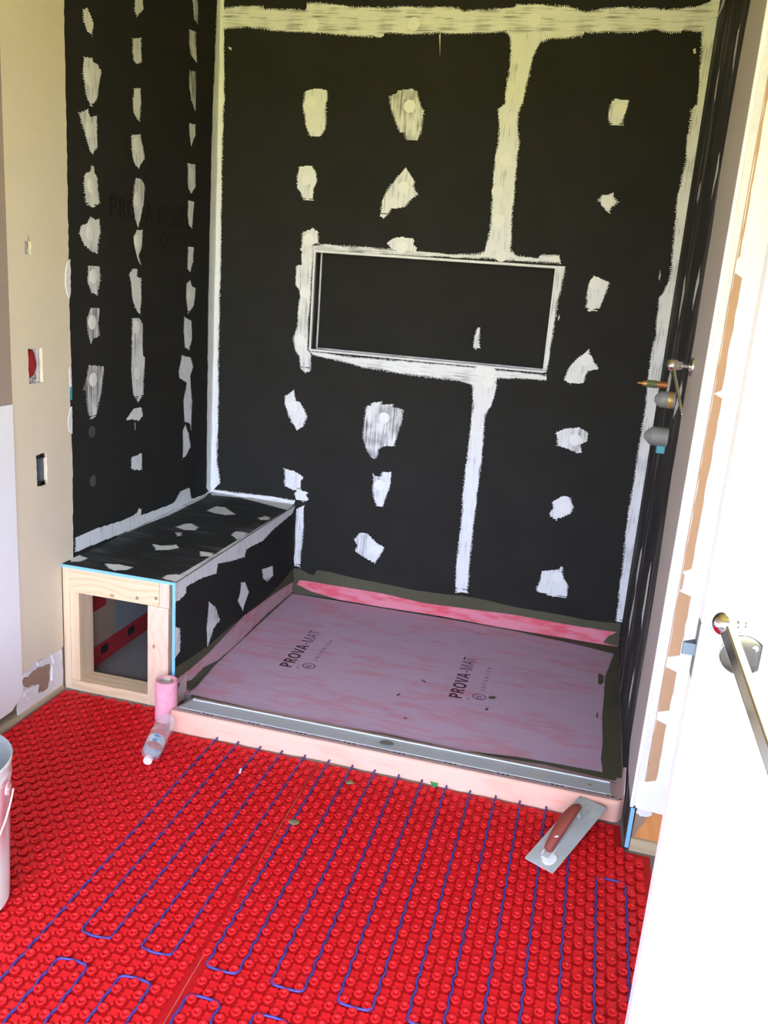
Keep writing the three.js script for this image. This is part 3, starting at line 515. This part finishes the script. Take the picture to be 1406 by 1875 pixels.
smear('right', '459,1926 489,1883 440,1850 395,1877 408,1920', '', {thin: 0.2});
smear('right', '912,1631 963,1579 925,1536 896,1487 855,1522 869,1581', '', {thin: 0.2});
smear('right', '448,1616 511,1556 490,1489 469,1434 413,1489 409,1558 404,1600', '', {thin: 0.2});
smear('right', '928,1284 989,1261 956,1205 830,1147 838,1191 886,1251', '', {thin: 0.2});
smear('right', '449,1281 542,1266 529,1204 394,1193 394,1249', '', {thin: 0.2});
smear('right', '895,683 925,657 941,568 943,447 868,484 863,625', '', {thin: 0.2});
smear('right', '480,448 505,382 485,242 391,280 447,394', '', {thin: 0.2});
smear('right', '927,311 953,287 961,232 951,162 897,190 899,263', '', {thin: 0.2});
smear('right', '440,606 481,579 476,469 449,414 380,471 388,571', '', {thin: 0.2});
smear('right', '258,2544 220,2534 11,2553 -24,2556 -22,2566 80,2565 147,2578', '', {thin: 0.2});
smear('pan', '2032,-80 2009,25 1995,121 1961,351 1957,547 1950,736 1954,891 1949,1025 1955,1115 2018,1130 2029,430', '', {name: 'thinset'});
smear('pan', '479,1134 933,1157 1208,1139 1498,1147 1680,1120 1950,1110 2003,1111 1999,1153 1773,1137 1500,1157 1211,1150 938,1171 492,1160', '', {name: 'thinset', dir: 1});
smear('pan', '449,-3 424,130 414,441 444,763 462,965 471,1079 464,1124 452,1101 438,944 418,740 393,430 407,66', '', {name: 'thinset'});
smear('pan', '456,1 911,-5 1174,-12 1537,17 1848,59 2015,99 2024,7 1534,-10 904,-33', '', {name: 'thinset', dir: 1});
smear('pan', '1790,26 1848,64 1926,30 1973,92 2004,78 2013,13 1765,-7', '', {name: 'thinset', dir: 1});
smear('pan', '1522,726 1534,711 1558,711 1550,730 1531,738', '', {name: 'thinset'});
smear('pan', '1523,827 1533,809 1541,827 1531,840', '', {name: 'thinset'});
smear('pan', '1185,845 1195,827 1204,837 1195,857', '', {name: 'thinset'});
smear('pan', '1930,698 1938,680 1938,731 1930,734', '', {name: 'thinset'});
smear('pan', '1933,339 1940,327 1959,346 1957,416 1948,437 1934,435', '', {name: 'thinset'});
smear('pan', '1244,683 1255,681 1276,694 1267,703', '', {name: 'thinset'});
smear('pan', '1250,1003 1267,1003 1266,1014 1256,1014', '', {name: 'thinset'});
for (const [z, y] of [[1.003, 0.905], [1.0, 0.72]]) part(wallLeft, 'washer', lathe([[0.0001, 0.0018], [0.012, 0.0018], [0.0225, 0.0003]], [0.0005, y, z], 22, [1, 0, 0]), M.darkCap, 'bare dark washer');

// ------------------------------------------------------------------ print on the left board
{
  const c = document.createElement('canvas'); c.width = 1024; c.height = 320; const g = c.getContext('2d');
  g.fillStyle = '#272622'; g.fillRect(0, 0, 1024, 320); g.fillStyle = '#1c1916'; g.font = 'bold 150px sans-serif'; g.fillText('PROVA', 10, 140, 480); g.font = '150px sans-serif'; g.fillText('-BOARD', 500, 140, 500);
  g.font = '44px sans-serif'; g.fillText('INTERTEK', 690, 220); g.lineWidth = 8; g.strokeStyle = '#181512'; g.beginPath(); g.arc(625, 235, 44, 0, 7); g.stroke();
  const t = new THREE.CanvasTexture(c); t.colorSpace = THREE.SRGBColorSpace;
  part(wallLeft, 'board_print', new THREE.PlaneGeometry(0.66, 0.2).rotateY(Math.PI / 2).translate(-0.0006, 1.66, 0.55), mat({ map: t, roughness: 0.95, specularIntensity: 0.35 }), 'faint printed lettering');
}

// ------------------------------------------------------------------ old electrical boxes in the left wall
function wallBox(z0, z1, y0, y1, label, inner, extra) {
  const t = thing('electrical_box', label, 'electrical box', [-0.05, (y0 + y1) / 2, (z0 + z1) / 2], 'old electrical boxes in the left wall');
  const w = 0.002, d = -0.075;
  part(t, 'box_back', box(d, d + w, y0, y1, z0, z1), inner);
  part(t, 'box_side', box(d, -0.014, y0, y1, z0 - w, z0), inner); part(t, 'box_side', box(d, -0.014, y0, y1, z1, z1 + w), inner);
  part(t, 'box_end', box(d, -0.014, y0 - w, y0, z0, z1), inner); part(t, 'box_end', box(d, -0.014, y1, y1 + w, z0, z1), inner);
  extra(t);
}
const H1m = [1.318, 1.343, 1.514, 1.55];
wallBox(...H1m, 'small shallow wall opening near the top of the cream drywall', M.plaster, (t) => { part(t, 'clamp', box(-0.03, -0.018, 1.52, 1.545, 1.334, 1.341, 0.002, 1), M.oldWood); part(t, 'slot', box(-0.014, 0.0006, 1.552, 1.568, 1.3245, 1.328, 0.001, 1), M.torn); });
wallBox(1.279, 1.346, 1.112, 1.22, 'wall box in the cream drywall stuffed with red cloth', M.plaster, (t) => {
  const g = new THREE.SphereGeometry(1, 26, 18), p = g.attributes.position; for (let i = 0; i < p.count; i++) { const k = 0.86 + 0.3 * noise(p.getX(i) * 3 + 9, p.getY(i) * 3 + p.getZ(i) * 2 + 9, 99, 99, 5); p.setXYZ(i, p.getX(i) * k, p.getY(i) * k, p.getZ(i) * k); } g.computeVertexNormals();
  part(t, 'red_cloth', g.scale(0.02, 0.046, 0.027).translate(-0.02, 1.172, 1.32), mat({ color: rgb(0.3, 0.006, 0.012), roughness: 0.85 }), 'crumpled dark red cloth');
  part(t, 'wire', tube([[-0.02, 1.2, 1.34], [-0.006, 1.16, 1.325], [-0.01, 1.125, 1.3], [-0.03, 1.12, 1.29]], 0.0014, 20, 6), M.copper); part(t, 'clamp', box(-0.03, -0.016, 1.114, 1.126, 1.31, 1.342, 0.002, 1), M.wire); });
wallBox(1.272, 1.323, 0.767, 0.87, 'lowest wall box in the cream drywall closed by a grey metal plate', M.grey, (t) => {
  part(t, 'cover_plate', box(-0.018, -0.013, 0.776, 0.862, 1.275, 1.32, 0.001, 1), M.greyBlue); for (const y of [0.772, 0.866]) part(t, 'yoke', sheet('x', [[1.283, y - 0.008], [1.314, y - 0.008], [1.31, y + 0.008], [1.287, y + 0.008]], -0.012, 0.0012, [[[1.29, y - 0.003], [1.306, y - 0.003], [1.303, y + 0.004], [1.293, y + 0.004]]]), M.brushed); });

// ------------------------------------------------------------------ red heating mats: one stud in two, a four-pointed pad between
const PX = 0.02623, PZ = 0.0262, MT = FL + 0.0015;
const studGeo = new THREE.LatheGeometry([[0.0001, 0.0035], [0.0042, 0.0036], [0.005, 0.0082], [0.0066, 0.0094], [0.0102, 0.0094], [0.0116, 0.0084], [0.0112, 0.0072], [0.0084, 0.0058], [0.0078, 0]].map(([r, y]) => new THREE.Vector2(r, y)), 14);
const padGeo = (() => {
  const s = new THREE.Shape(), R = 0.0142, o = [];
  for (let q = 0; q < 4; q++) { const cx = [PX, 0, -PX, 0][q], cy = [0, PZ, 0, -PZ][q], mid = Math.atan2(-cy, -cx); for (let k = -2; k <= 2; k++) { const a = mid + k * 0.36; o.push([cx + R * Math.cos(a), cy + R * Math.sin(a)]); } }
  o.sort((a, b) => Math.atan2(a[1], a[0]) - Math.atan2(b[1], b[0]));
  o.forEach(([x, y], i) => (i ? s.lineTo(x * 0.7, y * 0.7) : s.moveTo(x * 0.7, y * 0.7)));
  const g = new THREE.ExtrudeGeometry(s, { depth: 0.0028, bevelEnabled: true, bevelThickness: 0.0012, bevelSize: 0.0009, bevelSegments: 1, curveSegments: 1 });
  return g.rotateX(-Math.PI / 2);
})();
const CX = (k) => (k < 5 ? 0.678 + 0.0787 * k : 1.079 + 0.0787 * (k - 5));
function matSheet(label, x0, x1, phase, outline, rows, odd) {
  const t = thing('heating_mat', label, 'floor mat', [(x0 + x1) / 2, FL, 1.9], 'red heating mats on the floor');
  part(t, 'mat_base', sheet('y', outline, FL, MT), M.matBase);
  const studs = [], pads = [];
  for (let c = Math.ceil((x0 - phase) / PX); phase + c * PX < x1 - 0.008; c++) for (let r = 0; r < rows; r++) {
    const x = phase + c * PX, z = 1.2122 + r * PZ; if (x < x0 + 0.008) continue;
    if (!inside(outline, x, z, 0.006)) continue;
    const dx = x - camera.position.x, dz = z - camera.position.z, d = Math.hypot(dx, dz, 1.5);
    ((c + r + odd) & 1 ? pads : studs).push([x, z, d + (seen(x, z) ? 0 : 10)]);
  }
  for (const [list, geo, name, rest] of [[studs, studGeo, 'stud', 'studs_beyond'], [pads, padGeo, 'star_pad', 'star_pads_beyond']]) {
    list.sort((a, b) => a[2] - b[2]);
    const o = origin.get(t);
    list.slice(0, 300).forEach(([x, z]) => { const m = new THREE.Mesh(geo, M.mat); m.name = name; m.position.set(x - o.x, MT - o.y, z - o.z); m.castShadow = m.receiveShadow = true; t.add(m); });
    const far = list.slice(300); if (!far.length) continue;
    const im = new THREE.InstancedMesh(geo, M.mat, far.length), mx = new THREE.Matrix4(); im.name = rest; im.userData.kind = 'stuff'; im.castShadow = im.receiveShadow = true;
    far.forEach(([x, z], i) => im.setMatrixAt(i, mx.makeTranslation(x - o.x, MT - o.y, z - o.z))); t.add(im);
  }
  return t;
}
function inside(poly, x, z, pad) { let ok = true; for (const [a, b] of [[pad, 0], [-pad, 0], [0, pad], [0, -pad]]) { let c = false; const X = x + a, Z = z + b; poly.forEach((p, i) => { const q = poly[(i + 1) % poly.length]; if ((p[1] > Z) !== (q[1] > Z) && X < p[0] + (q[0] - p[0]) * (Z - p[1]) / (q[1] - p[1])) c = !c; }); ok = ok && c; } return ok; }
function seen(x, z) { const v = new THREE.Vector3(x, MT, z).project(camera); return Math.abs(v.x) < 1 && Math.abs(v.y) < 1 && z < 3.4; }
camera.updateMatrixWorld(); camera.updateProjectionMatrix();
const SX0 = 1.0425, SX1 = 1.0445, ZB = 2.9;
const torn1 = []; for (let z = 1.345; z < ZB; z += 0.03) torn1.push([SX0 + (z - 1.33) * 0.018 + rr(-0.0008, 0.0008), z]);
matSheet('red studded heating mat lying left of the beige joint, in front of the bench', 0.01, 1.06, CX(1) + PX / 2, [[0.012, 1.222], [0.496, 1.222], [0.496, 1.345], [SX0, 1.345], ...torn1, [SX0 + 0.025, ZB], [0.012, ZB]], 66, 0);
matSheet('red studded heating mat lying right of the beige joint, below the trowel', 1.04, 2.11, CX(15) + PX / 2, [[SX1, 1.345], [XW - 0.008, 1.345], [XW - 0.006, 1.468], [2.094, 1.47], [2.1, ZB], [SX1 + 0.025, ZB], ...torn1.slice().reverse().map(([x, z]) => [x + 0.002, z])], 66, 1);
single('joint_filler', box(SX0 + 0.004, SX1 + 0.018, FL, FL + 0.0008, 1.34, ZB), mat({ color: rgb(0.5, 0.2, 0.13), roughness: 0.9 }), 'thin beige line of bare floor in the joint between the two red mats', 'floor joint');

// heating cable threaded between the studs
{
  const R = 0.0034, Y = MT + 0.0062, list = [], curve = (p) => list.push(new THREE.TubeGeometry(new THREE.CatmullRomCurve3(p.map(([x, z]) => new THREE.Vector3(x, Y, z)), false, 'catmullrom', 0.5), Math.round(p.length * 2.2), R, 7).toNonIndexed());
  const run = (k, z0, z1) => { const out = [], n = Math.round(Math.abs(z1 - z0) / PZ * 2), s = Math.sign(z1 - z0); for (let i = 0; i <= n; i++) { const z = z0 + (z1 - z0) * i / n, ph = (z - 1.2122) / PZ; out.push([CX(k) + 0.002 * Math.cos(Math.PI * ph + (k % 2 ? 0 : Math.PI)) + 0.0005 * Math.sin(k * 7 + i), z]); } return out; };
  const ZT = 1.322, ZBOT = 2.2311, ZI = 2.3417;
  const bend = (ka, kb, z, dir) => { const a = CX(ka), b = CX(kb), r = 0.014, o = []; for (let i = 0; i <= 4; i++) { const t = i / 4 * Math.PI / 2; o.push([a + r * (1 - Math.cos(t)) * Math.sign(b - a), z + dir * r * Math.sin(t)]); } o.push([(a + b) / 2, z + dir * (r + 0.002)]); for (let i = 0; i <= 4; i++) { const t = (1 - i / 4) * Math.PI / 2; o.push([b - r * (1 - Math.cos(t)) * Math.sign(b - a), z + dir * r * Math.sin(t)]); } return o; };
  let p = [...run(0, 2.85, ZT + 0.014)];
  for (let k = 0; k < 15; k++) {
    if (k % 2 === 0) { p.push(...bend(k, k + 1, ZT, -1)); p.push(...run(k + 1, ZT + 0.014, ZBOT - 0.01).slice(0)); }
    else { p.push(...bend(k, k + 1, ZBOT, 1)); p.push(...run(k + 1, ZBOT - 0.01, k === 14 ? 2.85 : ZT + 0.014)); }
  }
  p.push(...run(15, ZBOT, 2.85));
  curve(p);
  for (const [a, z] of [[1, ZI], [3, ZI], [5, ZI], [7, ZI], [9, ZI], [11, ZI], [16, 1.6343]]) curve([...run(a, 2.85, z + 0.014), ...bend(a, a + 1, z, -1), ...run(a + 1, z + 0.014, 2.85)]);
  single('heating_cable', mergeGeometries(list), M.cable, 'purple-blue heating cable snaking in long loops between the red studs', 'cable');
}

// ------------------------------------------------------------------ things lying about
const TOP = MT + 0.0092;
{
  const t = thing('fleece_roll', 'small pink roll of sealing fleece standing on end in front of the bench post', 'roll', [0.459, TOP, 1.285]);
  const R = 0.0375, H = 0.148, prof = [[0.018, 0], [R - 0.001, 0], [R, 0.002], [R, H - 0.002], [R - 0.001, H], [0.018, H], [0.018, 0]];
  part(t, 'rolled_fleece', metric(lathe(prof, [0.459, TOP, 1.285], 40)), M.roll);
  part(t, 'loose_end', new THREE.CylinderGeometry(R + 0.0016, R + 0.0016, H - 0.002, 24, 1, true, 0.42, 2.2).translate(0.459, TOP + H / 2, 1.285), M.roll);
  part(t, 'core_tube', lathe([[0.0165, 0.001], [0.0185, 0.001], [0.0185, H + 0.001], [0.0165, H + 0.001], [0.0165, 0.001]], [0.459, TOP, 1.285], 32), M.core);
  for (let k = 0; k < 3; k++) { const sp = []; for (let i = 0; i <= 26; i++) { const a = k * 2.1 + i * 0.24, r = 0.021 + 0.015 * ((k + i / 26) / 3); sp.push([0.459 + r * Math.cos(a), TOP + H + 0.0003, 1.285 + r * Math.sin(a)]); } part(t, 'wound_edge', tube(sp, 0.0004, 40, 4), M.core); }
}
{ // crumpled water bottle lying on the mat
  const t = thing('water_bottle', 'crumpled clear plastic water bottle with a blue label lying on the red mat', 'bottle', [0.53, TOP, 1.46]);
  const base = TOP + 0.001, ax = new THREE.CatmullRomCurve3([[0.506, 0.034, 1.352], [0.507, 0.033, 1.385], [0.518, 0.032, 1.43], [0.532, 0.031, 1.485], [0.545, 0.029, 1.535], [0.552, 0.026, 1.56], [0.556, 0.024, 1.578]].map(([x, y, z]) => new THREE.Vector3(x, base + y, z)));
  const shell = (t0, t1, rad, n, m, crush) => { const pos = [], id = [], fr = []; for (let i = 0; i <= n; i++) { const tt = t0 + (t1 - t0) * i / n, c = ax.getPoint(tt), d = ax.getTangent(tt), sx = new THREE.Vector3(0, 1, 0).cross(d).normalize(), up = d.clone().cross(sx); fr.push(c); for (let j = 0; j <= m; j++) { const a = j / m * 2 * Math.PI, k = rad(tt, a) * (1 + crush * (noise(tt * 22 + 3, (j % m) / m * 7, 99, 7, 17) - 0.5) * (tt < 0.5 ? 1 : 0.15)); pos.push(c.x + k * (sx.x * Math.cos(a) + up.x * Math.sin(a)), c.y + k * (sx.y * Math.cos(a) + up.y * Math.sin(a)), c.z + k * (sx.z * Math.cos(a) + up.z * Math.sin(a))); } }
    for (let i = 0; i < n; i++) for (let j = 0; j < m; j++) { const a = i * (m + 1) + j, b = a + m + 1; id.push(a, b, a + 1, a + 1, b, b + 1); }
    const g = new THREE.BufferGeometry(); g.setAttribute('position', new THREE.Float32BufferAttribute(pos, 3)); g.setIndex(id); const uv = []; for (let i = 0; i <= n; i++) for (let j = 0; j <= m; j++) uv.push(j / m, i / n); g.setAttribute('uv', new THREE.Float32BufferAttribute(uv, 2)); g.computeVertexNormals(); return g; };
  const rad = (tt) => { const rib = 0.0006 * Math.sin(tt * 90); if (tt < 0.03) return 0.029 * Math.sqrt(tt / 0.03 + 0.001); if (tt < 0.72) return 0.0305 + (tt < 0.5 ? rib : 0); const q = (tt - 0.72) / 0.2; return q < 1 ? 0.0305 - 0.0185 * q * q * (3 - 2 * q) : 0.0115; };
  part(t, 'bottle_body', shell(0, 0.96, rad, 70, 36, 0.34), M.clear);
  const lab = texture([256, 64], (u, v) => { const n = fbm(u, v, 9, 4, 401, 3), w = step(0.2, 0.35, Math.abs(((u * 3) % 1) - 0.5)); return mix(mix([0.62, 0.72, 0.8], [0.08, 0.32, 0.62], step(0.42, 0.62, n)), [0.8, 0.84, 0.86], 0.5 * w); });
  part(t, 'bottle_label', shell(0.5, 0.63, (tt) => rad(tt) + 0.0007, 12, 36, 0.05), mat({ map: lab, roughness: 0.4, transparent: true, opacity: 0.9 }), 'blue and white paper label');
  const q = ax.getPoint(0.93), d = ax.getTangent(0.93), e = q.clone().addScaledVector(d, 0.016);
  part(t, 'bottle_cap', lathe([[0.0001, 0], [0.0135, 0], [0.014, 0.0015], [0.014, 0.0145], [0.0128, 0.016], [0.0001, 0.016]], q.toArray(), 28, d.toArray()), M.capPlastic, 'pale lilac screw cap');
}
{ // trowel propped on the edge of the tray
  const A = new THREE.Vector3(1.787, TOP + 0.0012, 1.633), B = new THREE.Vector3(1.925, 0.031, 1.3435), d = B.clone().sub(A), Ln = d.length(), Wd = 0.09;
  const t = thing('trowel', 'steel plastering trowel with a worn red handle propped against the pink apron', 'trowel', A.toArray());
  const z = d.clone().normalize(), y0 = new THREE.Vector3(0, 1, 0), x = y0.clone().cross(z).normalize().negate(), y = z.clone().cross(x).normalize(); if (y.y < 0) y.negate();
  const mx = new THREE.Matrix4().makeBasis(x, y, z).setPosition(A); if (mx.determinant() < 0) mx.makeBasis(x.clone().negate(), y, z).setPosition(A);
  const put = (g) => g.applyMatrix4(mx);
  const sh = new THREE.Shape(), r = 0.006, w = Wd / 2; sh.moveTo(-w + r, 0); sh.lineTo(w - r, 0); sh.quadraticCurveTo(w, 0, w, r); sh.lineTo(w, Ln - r); sh.quadraticCurveTo(w, Ln, w - r, Ln); sh.lineTo(-w + r, Ln); sh.quadraticCurveTo(-w, Ln, -w, Ln - r); sh.lineTo(-w, r); sh.quadraticCurveTo(-w, 0, -w + r, 0);
  part(t, 'blade', put(metric(new THREE.ExtrudeGeometry(sh, { depth: 0.0008, bevelEnabled: true, bevelSize: 0.0003, bevelThickness: 0.0003, bevelSegments: 1 }).rotateX(Math.PI / 2))), M.steel);
  part(t, 'mounting_bar', put(box(-0.011, 0.011, 0.0005, 0.007, 0.03, Ln - 0.03, 0.003, 1)), M.steel);
  part(t, 'tang', put(rod([0, 0.004, 0.235], [0, 0.052, 0.215], 0.007, 0.006)), M.steel);
  const hp = [[0, 0.02, 0.055], [0, 0.036, 0.085], [0, 0.05, 0.125], [0, 0.058, 0.165], [0, 0.056, 0.205], [0, 0.048, 0.228]], hc = new THREE.CatmullRomCurve3(hp.map((p) => new THREE.Vector3(...p)));
  const tg = new THREE.TubeGeometry(hc, 30, 1, 20), pp = tg.attributes.position, nn = tg.attributes.normal, prof = (u) => 0.0135 + 0.0045 * Math.sin(Math.PI * Math.min(1, u * 1.05)) - 0.004 * Math.max(0, u - 0.85) / 0.15;
  for (let i = 0; i <= 30; i++) { const c = hc.getPointAt(i / 30), k = prof(i / 30); for (let j = 0; j <= 20; j++) { const q = i * 21 + j; pp.setXYZ(q, c.x + nn.getX(q) * k, c.y + nn.getY(q) * k * 0.92, c.z + nn.getZ(q) * k); } }
  tg.computeVertexNormals(); part(t, 'handle', put(tg), M.handle, 'worn red wooden handle');
  for (const [u, s] of [[0, 1], [1, 1]]) { const c = hc.getPointAt(u), k = prof(u); part(t, 'handle_end', put(new THREE.SphereGeometry(k * 0.99, 20, 14).scale(1, 0.92, 0.55).translate(c.x, c.y, c.z)), M.handle); }
  const dab = (px, py, pz, s, sy) => part(t, 'mortar_dab', put(new THREE.SphereGeometry(s, 14, 10).scale(1, sy, 1.3).translate(px, py, pz)), M.plaster, 'dried white mortar');
  dab(-0.004, 0.0475, 0.088, 0.0085, 0.35); dab(-0.012, 0.002, 0.04, 0.02, 0.1); dab(0.004, 0.002, 0.055, 0.016, 0.12); dab(0.02, 0.0015, 0.16, 0.014, 0.1);
}
{ // mortar pail cut off by the left edge of the picture
  const cx = 0.415, cz = 2.265, H = 0.388, t = thing('bucket', 'white plastic mortar bucket smeared with pink and grey standing on the red mat', 'bucket', [cx, TOP, cz]);
  part(t, 'pail', lathe([[0.0001, 0], [0.128, 0], [0.132, 0.004], [0.1395, 0.2], [0.1455, 0.335], [0.149, 0.338], [0.1495, 0.352], [0.146, 0.356], [0.148, H - 0.012], [0.1515, H - 0.01], [0.1525, H - 0.003], [0.150, H]], [cx, TOP, cz], 64), M.pail);
  part(t, 'inner_wall', lathe([[0.150, H], [0.1465, H - 0.002], [0.145, H - 0.02], [0.1365, 0.18], [0.129, 0.01], [0.0001, 0.01]], [cx, TOP, cz], 64), M.pailIn, 'grey mortar-coated inside');
  const a0 = -0.35, ear = [cx + 0.15 * Math.cos(a0), TOP + 0.315, cz + 0.15 * Math.sin(a0)];
  part(t, 'handle_ear', lathe([[0.0001, 0.008], [0.012, 0.008], [0.015, 0.003], [0.016, 0]], [cx + 0.143 * Math.cos(a0), TOP + 0.315, cz + 0.143 * Math.sin(a0)], 20, [Math.cos(a0), 0, Math.sin(a0)]), M.pail);
  const hw = []; for (let i = 0; i <= 24; i++) { const s = i / 24 * Math.PI, e = Math.cos(s), f = Math.sin(s), dx = Math.cos(a0), dz = Math.sin(a0); const out = 0.157 * f; hw.push([cx + 0.158 * e * dx - out * dz * 0.98 * -1 * -1, TOP + 0.315 - 0.20 * f, cz + 0.158 * e * dz + out * dx * 0.98]); }
  part(t, 'wire_handle', tube(hw, 0.0022, 60, 8), M.wire);
}
single('tape_scrap', sheet('y', [[1.418, 1.334], [1.447, 1.335], [1.443, 1.36], [1.437, 1.366], [1.428, 1.352]], TOP + 0.0003, TOP + 0.0009), M.green, 'small green torn tape scrap at the foot of the pink apron', 'tape');
single('plastic_peg', new THREE.CapsuleGeometry(0.0035, 0.018, 4, 10).rotateX(Math.PI / 2).rotateY(0.25).translate(0.836, TOP + 0.0037, 1.5), M.white, 'tiny white plastic peg lying on the cable at the left', 'peg');
function lump(x, z, s, label, k) { const g = new THREE.SphereGeometry(1, 20, 12), p = g.attributes.position; for (let i = 0; i < p.count; i++) { const f = 0.6 + 0.9 * noise(p.getX(i) * 2.5 + 20, p.getZ(i) * 2.5 + 20, 99, 99, k); p.setXYZ(i, p.getX(i) * f, p.getY(i), p.getZ(i) * f); } g.computeVertexNormals(); single('mortar_lump', g.scale(s, 0.0035, s * 0.8).translate(x, TOP + 0.0015, z), mat({ map: paintTex([0.2, 0.15, 0.06], 61 + k, 0.3), roughness: 0.95 }), label, 'mortar', 'mortar dropped on the mat'); }
lump(1.088, 1.684, 0.017, 'larger olive mortar lump dropped on the mat beside the joint', 3);
lump(1.179, 1.433, 0.013, 'smaller olive mortar crumb dropped on the mat close to the pink apron', 4);

// ------------------------------------------------------------------ plumbing on the right board
{
  const t = thing('copper_pipe', 'dull copper stub pipe poking out of the black right-hand board', 'pipe', [XW, 1.222, 0.42]);
  const y = 1.222, z = 0.42; part(t, 'tube', rod([XW, y, z], [XW - 0.07, y, z], 0.0125), M.copper); part(t, 'taped_joint', rod([XW - 0.04, y, z], [XW - 0.075, y, z], 0.0138), M.oliveTape, 'olive thread tape');
  part(t, 'end_cap', lathe([[0.0001, 0.034], [0.003, 0.034], [0.004, 0.02], [0.009, 0.014], [0.0105, 0.008], [0.0105, 0]], [XW - 0.075, y, z], 24, [-1, 0, 0]), mat({ color: rgb(0.55, 0.28, 0.09), metalness: 0.6, roughness: 0.45 }));
}
function guard(y, z, s, label, extra) {
  const t = thing('valve_guard', label, 'valve cover', [XW, y, z], 'grey valve covers on the right-hand board');
  part(t, 'cover', lathe([[0.0001, 0.064], [0.008, 0.064], [0.014, 0.06], [0.026, 0.046], [0.027, 0.043], [0.027, 0.002], [0.029, 0]].map(([r, h]) => [r * s, h * s]), [XW, y, z], 32, [-1, 0, 0]), M.grey); extra(t, s);
}
guard(1.205, 0.775, 1, 'upper grey plastic valve cover with a brass band on the right-hand board', (t, s) => part(t, 'brass_band', lathe([[0.0273, 0.022], [0.0279, 0.02], [0.0279, 0.009], [0.0273, 0.007]], [XW, 1.205, 0.775], 32, [-1, 0, 0]), mat({ color: rgb(0.5, 0.3, 0.1), metalness: 0.5, roughness: 0.4 })));
guard(1.075, 0.73, 1.18, 'lower and larger grey plastic valve cover with teal tape on the right-hand board', (t, s) => part(t, 'teal_tape', box(XW - 0.03, XW - 0.002, 1.018, 1.045, 0.727, 0.733, 0.002, 1), M.teal));
// the lever model that both the wall and the door carry
function bar(a, b, r) {                          // flat-sided lever, its left face turned to the shower
  const A = new THREE.Vector3(...a), d = new THREE.Vector3(...b).sub(A), l = d.length(); d.normalize();
  const n = new THREE.Vector3(-0.9, 0.3, 0.3).addScaledVector(d, -d.dot(new THREE.Vector3(-0.9, 0.3, 0.3))).normalize(), m = d.clone().cross(n);
  return new RoundedBoxGeometry(r * 1.7, r * 2, l, 3, r * 0.35).translate(0, 0, l / 2).applyMatrix4(new THREE.Matrix4().makeBasis(n, m, d).setPosition(A));
}
function lever(label, rose, n, ball, tip, where, cat = 'handle') {
  const parts = [['rose', lathe([[0.0001, 0.009], [0.012, 0.009], [0.024, 0.006], [0.026, 0.004], [0.0262, 0]], rose, 40, n), M.chrome], ['stem', rod(rose, ball, 0.0052), M.chrome],
    ['hub', [new THREE.SphereGeometry(0.0185, 32, 22).translate(...ball), lathe([[0.014, 0], [0.0125, 0.012], [0.007, 0.019], [0.0052, 0.02]], [ball[0] - n[0] * 0.009, ball[1], ball[2] - n[2] * 0.009], 24, n.map((v) => -v))], M.chrome], ['lever', bar(ball, tip, 0.0095), M.chrome]];
  return parts;
}
{
  const rose = [XW - 0.0026, 1.343, 1.178], t = thing('lever_handle', 'small chrome lever with a ball hub on a round plate above the valve covers', 'handle', rose);
  const b = [1.966, 1.343, 1.178]; for (const [n, g, m] of lever('', rose, [-1, 0, 0], b, [2.012, 1.222, 1.3])) { if (n === 'lever') { part(t, 'lever', [rod(b, [2.0, 1.222, 1.3], 0.0048, 0.0038, 12), new THREE.SphereGeometry(0.0038, 12, 8).translate(2.0, 1.222, 1.3)], m); } else part(t, n, g, m); }
}

// ------------------------------------------------------------------ the two white doors at the right edge
{
  const t = struct('door_1', [2.35, 0, 2.41], 'white door with a latch bolt and a round plate');
  part(t, 'door_leaf', box(1.965, 2.72, 0.0, 2.05, 2.392, 2.43, 0.0015, 1), M.white);
  part(t, 'latch_bolt', sheet('y', [[1.9655, 2.399], [1.945, 2.417], [1.945, 2.423], [1.9655, 2.423]], 0.985, 1.004), M.greyBlue, 'grey latch bolt');
  part(t, 'face_plate', box(1.9638, 1.9652, 0.95, 1.04, 2.401, 2.4285), M.grey);
  part(t, 'rose', lathe([[0.0001, 0.006], [0.03, 0.006], [0.0325, 0.004], [0.033, 0]], [2.028, 1.002, 2.43], 48, [0, 0, 1]), M.brushed, 'round metal plate');
  part(t, 'screw', lathe([[0.0001, 0.002], [0.0022, 0.0022], [0.003, 0.0005], [0.0042, 0.0016], [0.005, 0]], [2.0445, 1.017, 2.436], 20, [0, 0, 1]), M.chrome);
}
{
  const th = 20 * Math.PI / 180, ex = Math.sin(th), ez = Math.cos(th), o = [2.052, 0, 2.441], at = (s, y, h) => [o[0] + ex * s - ez * h, y, o[2] + ez * s + ex * h];
  const t = struct('door_2', o, 'white door standing open with a large chrome lever');
  part(t, 'door_leaf', new RoundedBoxGeometry(0.036, 2.03, 0.74, 2, 0.0015).translate(0.018, 1.025, 0.37).rotateY(th).translate(...o), M.white);
  const ball = [1.985, 1.0712, 2.5], n = [-ez, 0, ex], rose = at(0.0337, 1.0712, 0.0), tip = [2.03, 0.976, 2.74];
  for (const [name, g, m] of lever('', rose, n, ball, tip)) part(t, name, g, m);
}

renderer.render(scene, camera);
